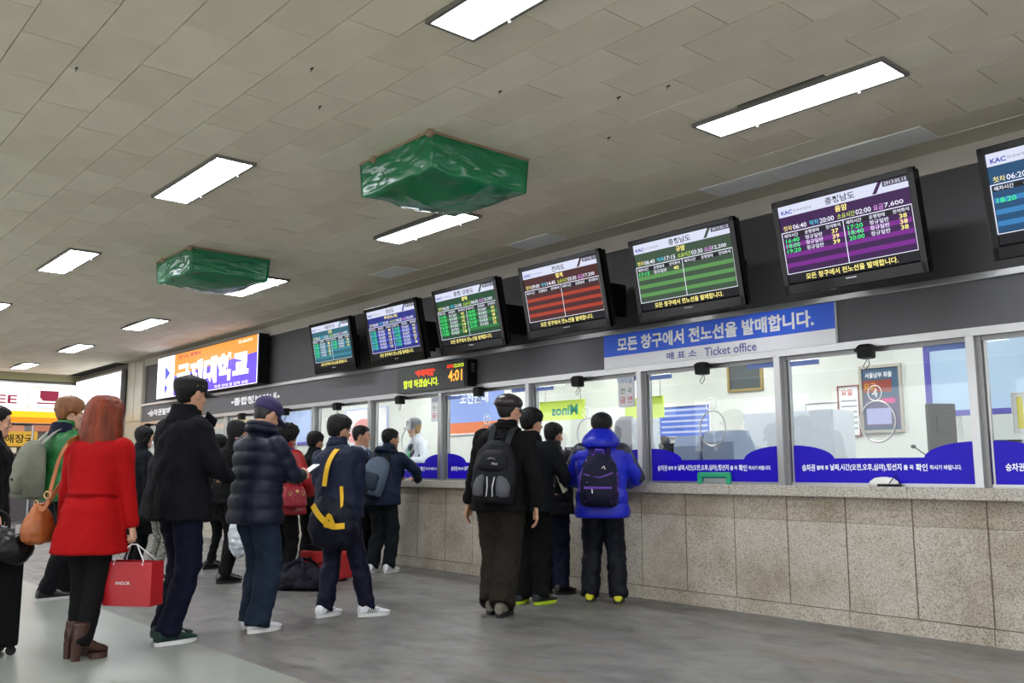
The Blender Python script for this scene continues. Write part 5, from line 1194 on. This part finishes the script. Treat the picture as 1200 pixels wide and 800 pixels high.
# man in suit and overcoat looking back along the queue
OVR = fab('black_overcoat', '#0c0c0f')
p_su = person('man in a black overcoat, white shirt and blue tie looking sideways', 9.42, -5.75, -150, 1.655, hem=-.30, bulk=1.15, feet=((.09, 0, 8), (-.09, .02, -6)), lean=0, arms={}, head=(-28, 4), skin=0, jm=OVR, tm=BLK,
    shoes=('sneaker', mat('black_leather', '#15120f'), BSOLE), hair=('short', None, dict(thick=.011, disp=.003)), jname='overcoat', collar=.53)
SHIRT = mat('white_shirt', '#c9ced8', .7)
b = MB(); Ms = Matrix.Translation(p_su.sp(.30, 0, .158)) @ Matrix(((1, 0, 0, 0), (0, 0, 1, 0), (0, 1, 0, 0), (0, 0, 0, 1)))
b.poly([(0, -.06), (.075, .19), (.05, .245), (-.05, .245), (-.075, .19)], SHIRT, Matrix.Translation(p_su.sp(.30, 0, .168)) @ Matrix.Rotation(math.radians(19), 4, 'X') @ Matrix(((1, 0, 0, 0), (0, 0, 1, 0), (0, 1, 0, 0), (0, 0, 0, 1))), th=.03)
b.tube([p_su.sp(.535, .066*math.cos(2*PI*k/20), .002+.066*math.sin(2*PI*k/20)) for k in range(20)], .015, SHIRT, n=8, closed=True); b.build('shirt', p_su.root)
b = MB(); b.poly([(-.012, 0), (-.024, -.2), (0, -.235), (.024, -.2), (.012, 0), (.018, .025), (-.018, .025)], mat('blue_tie', '#46679a', .5), Matrix.Translation(p_su.sp(.485, 0, .122)) @ Matrix.Rotation(math.radians(19), 4, 'X') @ Matrix(((1, 0, 0, 0), (0, 0, 1, 0), (0, 1, 0, 0), (0, 0, 0, 1))), z=.006, th=.012); b.build('tie', p_su.root)
b = MB()
for q in (-1, 1): ribbon(b, smoothpath([p_su.sp(.53, q*.07, -.02), p_su.sp(.50, q*.085, .07), p_su.sp(.40, q*.07, .155), p_su.sp(.27, q*.012, .175)]), .05, .012, OVR, V(q*.3, 1, .2))
b.build('lapel', p_su.root, kind='stuff')

# woman in red padded jacket with curly hair
REDP = mat('red_nylon', '#920c12', .45, var=.1, vscale=5, bump=.25, bscale=14)
p_rj = person('woman with curly black hair, a red padded jacket and a purple scarf', 8.66, -4.38, -72, 1.60, torso=TORSO_W, hem=-.19, bulk=1.35, quilt=.05, lean=3, female=True, feet=((.08, 0, 0), (-.08, -.02, 0)),
    arms={'R': dict(w=(.2, .24, .96), pole=(1, -.7, -.3), d=(-.5, .8, 0), t=(0, 0, 1), curl=.9), 'L': dict(w=(-.2, .22, .96), pole=(-1, -.7, -.3), d=(.5, .8, 0), t=(0, 0, 1))}, head=(10, 4), skin=0, jm=REDP, tm=BLK, shoes=('sneaker', mat('black_leather', '#15120f'), BSOLE),
    hair=('full', M_HAIRB, dict(thick=.034, disp=.03, dsize=.022)), qp=.16)
b = MB(); b.tube(smoothpath([p_rj.sp(.53, 0, -.10), p_rj.sp(.52, .09, -.03), p_rj.sp(.49, .09, .07), p_rj.sp(.44, .05, .14), p_rj.sp(.25, .04, .19)]), .03, mat('purple_scarf', '#3a1a6a', .7), n=10)
b.tube(smoothpath([p_rj.sp(.53, 0, -.10), p_rj.sp(.52, -.09, -.03), p_rj.sp(.49, -.09, .07), p_rj.sp(.44, -.03, .14), p_rj.sp(.3, -.05, .19)]), .03, mat('purple_scarf', '#3a1a6a'), n=10); solid(b, 'scarf', mat('purple_scarf', '#3a1a6a'), p_rj.root, .01, 2, .012, .04)
hb = follow(p_rj, 'handbag', 'quilted crimson handbag with gold fittings on the red jacket arm', 'bag')
CRIM = mat('crimson_leather', '#8a1224', .35, bump=.6, bscale=30); GOLD = mat('gold_metal', '#d8c08a', .3, .9)
hx = V(.31, -.17, .77)
b = MB(); b.rings([(hx.x, hx.y, hx.z, .06, .15), (hx.x, hx.y, hx.z+.02, .075, .175), (hx.x, hx.y, hx.z+.12, .065, .17), (hx.x, hx.y, hx.z+.19, .045, .145), (hx.x, hx.y, hx.z+.21, .03, .13)], CRIM, n=28, e=4)
hbo = solid(b, 'bag_body', CRIM, hb, .008, 2, .008, .06)
for q in (-1, 1):
    b = MB(); b.tube(smoothpath([(hx.x+q*.03, hx.y-.09, hx.z+.17), (hx.x+q*.02, hx.y-.09, hx.z+.30), (hx.x-.03, hx.y-.03, hx.z+.42), (hx.x-.03, hx.y+.03, hx.z+.42), (hx.x+q*.02, hx.y+.09, hx.z+.30), (hx.x+q*.03, hx.y+.09, hx.z+.17)]), .007, CRIM, n=8); b.build('handle', hb, True)
    b = MB(); b.tube([(hx.x+.062, hx.y+q*.09+.018*math.cos(a), hx.z+.14+.02*math.sin(a)) for a in [2*PI*k/12 for k in range(12)]], .004, GOLD, n=6, closed=True); b.build('buckle', hb)
b = MB(); b.ball((hx.x+.066, hx.y, hx.z+.155), (.008, .022, .02), GOLD); b.build('clasp', hb, True)

# hidden queue members
p_9 = person('dark haired man in a charcoal jacket mostly hidden behind the tracksuit man', 9.09, -4.95, -60, 1.56, bulk=1.1, lean=3, head=(12, 6), skin=2, jm=CHAR, tm=BLK, shoes=('sneaker', mat('black_leather', '#15120f'), BSOLE), arms={}, hair=('short', None, dict(thick=.014, disp=.014, dsize=.03)), vox=.011)
p_6 = person('person in a black knit beanie and black clothes behind the puffer jacket', 9.16, -4.02, -84, 1.65, bulk=1.12, hem=-.1, lean=5, head=(20, 12), skin=1, jm=BLK, tm=BLK, feet=((.09, -.06, 0), (-.09, .05, 0)), shoes=('sneaker', mat('polished_black', '#0c0c0d', .18, coat=.5), BSOLE),
    arms={'R': dict(w=(.27, -.02, .82), pole=(.6, -1, -.2), curl=1.5), 'L': dict(w=(-.2, .2, .9))}, hair=('full', mat('black_beanie', '#101012', .9, bump=.5, bscale=60), dict(thick=.018, disp=.004)), vox=.010)
p_st = person('small woman in a black coat and black stockings farther down the queue', 10.55, -4.45, -80, 1.56, torso=TORSO_W, hem=-.34, bulk=1.05, female=True, jm=BLK, tm=BLK, jname='coat', leg_r=(.09, .058, .042), hem_z=.09, shoes=('sneaker', mat('black_leather', '#15120f'), BSOLE), arms={'R': dict(w=(.27, .02, .82), t=(0, 1, 0), curl=1.5)}, feet=((.11, -.09, 0), (-.09, .08, 0)), lean=2, hair=('bob', None, dict(thick=.018)), vox=.011)
p_pt = person('person in black and white patterned leggings hidden behind the peacoat man', 9.75, -3.50, -85, 1.56, torso=TORSO_W, hem=-.2, bulk=1.0, female=True, jm=CHAR, tm=mat('patterned_knit', '#77786f', .8, var=.9, vscale=45), leg_r=(.09, .058, .05), shoes=('sneaker', mat('maroon_camo', '#5a2a28', .7, var=.5, vscale=30), WSOLE), arms={}, hem_z=.1, vox=.011, feet=((.07, 0, 0), (-.07, -.02, 0)))
p_dw = person('woman with dark bobbed hair in a long black coat behind the woman in red', 10.72, -3.60, -82, 1.64, torso=TORSO_W, hem=-.48, bulk=1.12, female=True, jm=fab('black_navy_coat', '#0d0f16'), tm=BLK, jname='coat', head=(16, 4), skin=1, leg_r=(.09, .065, .055), shoes=('sneaker', mat('black_leather', '#15120f'), BSOLE), arms={}, hair=('bob', None, dict(thick=.016, disp=.006)), vox=.009)

# youth in green jacket
GRN = mat('green_nylon', '#1f6e35', .5, var=.1, vscale=5, bump=.2, bscale=14); HOODN = fab('navy_hood', '#161b30')
p_gr = person('youth with light brown hair in a green padded jacket, black trousers and black sneakers', 9.02, -2.36, -82, 1.80, hem=-.10, bulk=1.18, quilt=.08, feet=((.09, -.10, 0), (-.09, .12, 0)), lean=1, arms={'R': dict(w=(.15, .26, 1.05), pole=(1, -.7, -.3)), 'L': dict(w=(-.2, .2, .95))}, head=(4, 4), skin=1,
    jm=GRN, tm=fab('black_denim', '#101114'), shoes=('sneaker', mat('black_white_sneaker', '#1d1f22', .5, var=.4, vscale=14), WSOLE, mat('white_lace', '#dadada')), hair=('bangs', mat('light_brown_hair', '#7a4a22', .45, bump=.7, bscale=50, stretch=(1, 1, .3), var=.25, vscale=20), dict(thick=.024, disp=.012, dsize=.03)), qp=.12)
b = MB(); R = [[p_gr.sp(.44+.14*t/7, (.13+.02*math.sin(PI*t/7)-.05*(t/7)**2)*math.cos(2*PI*k/24), -.03+(.11-.03*(t/7))*math.sin(2*PI*k/24)) for k in range(24)] for t in range(8)]
loft(b, R, HOODN); solid(b, 'hood', HOODN, p_gr.root, .010, 3, .02, .07)
KH = fab('khaki_grey', '#77786a', .8)
def ex_gr(r, M, W, Hh, D):
    b = MB(); b.rings([(0, -D*.9, .04, W*.32, .03), (0, -D*.97, .07, W*.38, .05), (0, -D*.97, .2, W*.36, .045), (0, -D*.9, .24, W*.28, .02)], KH, M, n=20, e=2.8); b.build('front_pocket', r, True)
    b = MB(); b.box((-.012, -D*1.25, .1), (.012, -D*1.2, .13), M_BLACKM, M); b.box((.05, -D*1.2, .16), (.07, -D*1.15, .18), M_BLACKM, M); b.build('buckle', r, kind='stuff')
backpack(p_gr, 'big khaki grey backpack on the youth in green', .36, .52, .24, -.08, KH, fab('khaki_light', '#96968a'), ex_gr, yo=-.16)

# person at the left edge in black, and the traveller with the suitcase
p_ed = person('person in a black coat standing at the left edge of the photo', 8.35, -1.62, -90, 1.66, bulk=1.25, hem=-.2, lean=2, jm=BLK, tm=BLK, shoes=('sneaker', mat('black_leather', '#15120f'), BSOLE), arms={}, head=(0, 6), skin=0, vox=.010)
p_tr = person('traveller in a grey sweater gripping the suitcase handle', 6.93, -1.00, -80, 1.70, bulk=1.15, lean=2, jm=fab('grey_knit', '#3c3d46', .9), tm=fab('dark_grey_twill', '#26272b'), shoes=('sneaker', mat('black_leather', '#15120f'), BSOLE), arms={'R': dict(w=(.28, .22, .86), pole=(.5, -1, -.3), d=(0, .5, -1), t=(-1, .3, 0), curl=1.1)}, skin=0, vox=.007)

# ticket clerk behind the glass
p_ck = person('blond capped ticket clerk in a navy vest behind window eight', 9.86, -6.95, 80, 1.63, torso=TORSO_W, female=True, jm=mat('clerk_white_shirt', '#d5dce6', .7), tm=NAVY, legs=False, feet=((.1, .25, 0), (-.1, .25, 0)), hip=.88, lean=6, head=(-20, 8), skin=1, arms={'R': dict(w=(.2, .3, 1.1), pole=(1, -.3, -.8)), 'L': dict(w=(-.2, .3, 1.1), pole=(-1, -.3, -.8))},
    hair=('bob', mat('dark_blond_hair', '#8a6a3c', .5), dict(thick=.014)), cap=('ball', mat('grey_cap', '#6e7078', .7)), jname='shirt', vox=.009)
b = MB(); b2 = []
R = [[p_ck.sp(h_, w_*math.cos(2*PI*k/24), d_*math.sin(2*PI*k/24)) for k in range(24)] for h_, w_, d_ in ((-.1, .19, .15), (.1, .165, .13), (.3, .175, .135), (.42, .13, .128), (.45, .1, .1))]; loft(b, R, NAVY); solid(b, 'vest', fab('vest_navy', '#222c44'), p_ck.root, .012, 2)
b = MB(); b.box((-.03, .138, .0), (.035, .15, .09), mat('badge_green', '#3ad08a', .5), Matrix.Translation(p_ck.sp(.24, 0, 0)), bev=.004); b.build('badge', p_ck.root)

p_c2 = person('seated ticket clerk with dark hair bent over the desk in window five', 6.62, -8.1, 100, 1.58, torso=TORSO_W, female=True, jm=CHAR, legs=False, feet=((.1, .42, 0), (-.1, .42, 0)), hip=.60, lean=10, head=(0, 24), skin=1, arms={'R': dict(w=(.18, .36, .72), pole=(1, -.6, -.2)), 'L': dict(w=(-.18, .36, .72), pole=(-1, -.6, -.2))}, hair=('bob', mat('dark_brown_hair', '#1c0e0c', .5), dict(thick=.014)), vox=.011)
p_c2.root.location.z = .2
p_ck.root.location.z = .2
# ------------------------------------------------------------------ luggage on the floor and in hands
sc_ = empty('suitcase', (6.56, -1.30, 0), math.radians(8), label='black upright fabric suitcase at the left edge of the photo', category='suitcase')
BF = fab('black_fabric', '#0b0b0d')
b = MB(); b.box((-.12, -.2, .05), (.12, .2, .62), BF, bev=.03); b.build('shell', sc_)
b = MB(); b.box((-.13, -.13, .12), (-.115, .13, .5), BF, bev=.006); b.build('front_pocket', sc_)
for sx in (-.09, .09):
    for sy in (-.16, .16): b = MB(); b.tube([(sx-.012, sy, .028), (sx+.012, sy, .028)], .028, BSOLE, n=14); b.box((sx-.02, sy-.015, .03), (sx+.02, sy+.015, .07), M_BLACKM); b.build('wheel', sc_)
b = MB()
for sy in (-.08, .08): b.tube([(.09, sy, .6), (.09, sy, .83)], .008, M_STEELD, n=8)
b.tube([(.09, -.09, .83), (.09, .09, .83)], .016, M_BLACKM, n=8); b.build('pull_handle', sc_)
tb = empty('travel_bag', (6.55, -1.32, .635), math.radians(8), label='slouching black leather bag lying on top of the suitcase', category='bag')
b = MB(); b.rings([(-.02, 0, .002, .08, .14), (-.03, -.02, .04, .12, .2), (-.03, -.03, .10, .11, .19), (-.01, -.02, .15, .06, .12), (0, 0, .17, .02, .04)], BF, n=24, e=2.5); b.ball((-.19, -.08, .02), (.07, .12, .10), BF); solid(b, 'bag_body', mat('black_hide', '#060607', .35, spec=.3), tb, .010, 2, .02, .08)
for q in (-1, 1):
    b = MB(); b.tube(smoothpath([(q*.05, -.09, .12), (q*.05, -.08, .22), (q*.03, -.01, .26), (q*.05, .06, .22), (q*.05, .08, .12)]), .009, M_BLACKM, n=8); b.build('handle', tb, True)
b = MB(); b.box((-.13, -.13, .08), (-.125, -.10, .17), WHITE_SH, bev=.002); b.build('luggage_tag', tb)

df = empty('duffel_bag', (8.12, -4.32, 0), math.radians(30), label='dark navy duffel bag on the floor before the red case', category='bag')
b = MB(); b.rings([(0, 0, .0, .26, .14), (0, 0, .03, .31, .18), (0, 0, .13, .30, .17), (0, 0, .21, .22, .12), (.02, 0, .25, .1, .05)], NB, n=28, e=2.5); solid(b, 'bag_body', mat('duffel_navy', '#070716', .55, spec=.2, bump=.4, bscale=12), df, .011, 2, .05, .1)
for q in (-1, 1): b = MB(); ribbon(b, smoothpath([(-.12, q*.15, .1), (-.11, q*.12, .22), (-.02, q*.02, .285), (.08, q*.12, .22), (.09, q*.15, .1)]), .03, .005, NB, V(0, q*1, .8)); b.build('handle', df)
rc = empty('red_suitcase', (8.62, -4.90, 0), math.radians(25), label='low red fabric case standing behind the navy duffel', category='suitcase')
b = MB(); b.box((-.26, -.13, .02), (.26, .13, .30), mat('red_case', '#a8181c', .6, bump=.3, bscale=15), bev=.025); b.build('shell', rc)
for q in (-1, 1): b = MB(); b.ball((q*.12, .135, .22), (.022, .012, .022), M_BLACKM); b.build('rivet', rc)
b = MB(); b.tube([(-.12, .14, .22), (0, .165, .17), (.12, .14, .22)], .008, M_BLACKM, n=6); b.build('handle', rc)
for q in (-1, 1): b = MB(); b.tube([(q*.2, -.06, .012), (q*.2, .06, .012)], .012, BSOLE, n=8); b.build('wheel', rc)
lb = empty('laptop_case', (8.62, -4.90, .30), math.radians(25), label='flat black case lying on the red case', category='case')
b = MB(); b.box((-.2, -.1, 0), (.2, .1, .06), BF, bev=.01); b.build('shell', lb); b = MB(); b.box((.19, -.04, .015), (.21, .04, .045), M_STEELD, bev=.003); b.build('clasp', lb)
yb = empty('yellow_bag', (8.64, -4.92, .36), math.radians(25), label='small yellow and white bag on top of the black case', category='bag')
b = MB(); b.rings([(0, 0, 0, .12, .08), (0, 0, .03, .15, .1), (0, 0, .12, .13, .09), (.01, 0, .2, .07, .05), (.01, 0, .23, .03, .02)], YEL, n=22, e=2.4); solid(b, 'pouch', mat('amber_nylon', '#d89a18', .6), yb, .009, 2, .02, .07)
b = MB(); b.ball((-.11, .03, .07), (.06, .07, .08), WHITE_SH); b.build('white_end', yb, True, label='white end panel'); b = MB(); b.ball((.03, .1, .06), (.02, .01, .02), M_STEEL); b.build('badge', yb)
um = follow(p_st, 'folded_umbrella', 'folded blue umbrella in the hand of the woman in black stockings', 'umbrella')
q_ = p_st.wr[0][0]+p_st.wr[0][1]*.09; b = MB(); b.rings([(q_.x, q_.y, q_.z-.48, .006, .006), (q_.x, q_.y, q_.z-.44, .02, .02), (q_.x, q_.y, q_.z-.15, .035, .035), (q_.x, q_.y, q_.z-.06, .014, .014)], mat('umbrella_blue', '#2a52c8', .5), n=12); b.build('canopy', um, True)
b = MB(); b.tube([(q_.x, q_.y, q_.z-.56), (q_.x, q_.y, q_.z-.45)], .006, M_STEEL, n=6); b.build('tip', um); b = MB(); b.tube([(q_.x, q_.y, q_.z-.08), (q_.x, q_.y, q_.z+.04)], .011, M_BLACKM, n=8); b.build('grip', um)
wb = follow(p_6, 'plastic_bag', 'white crumpled plastic bag hanging beside the jeans of the puffer jacket man', 'bag')
q_ = p_6.wr[0][0]+p_6.wr[0][1]*.1; wb.location = p_6.M @ V(q_.x+.03, q_.y-.02, q_.z-1.03)
b = MB(); b.rings([(0, .02, .60, .05, .03), (0, .02, .64, .09, .06), (0, 0, .76, .11, .085), (0, -.03, .88, .07, .06), (0, -.04, .96, .03, .03), (0, -.04, .99, .015, .02)], WHITE_SH, n=20); solid(b, 'sack', mat('plastic_white', '#c8d0d6', .35), wb, .009, 1, .04, .06)
b = MB(); b.tube([(0, -.04, .98), (0, -.045, 1.03), (.02, -.05, 1.0)], .01, mat('plastic_white', '#c8d0d6'), n=6); b.build('handle', wb)
bpy.data.scenes.remove(TS)
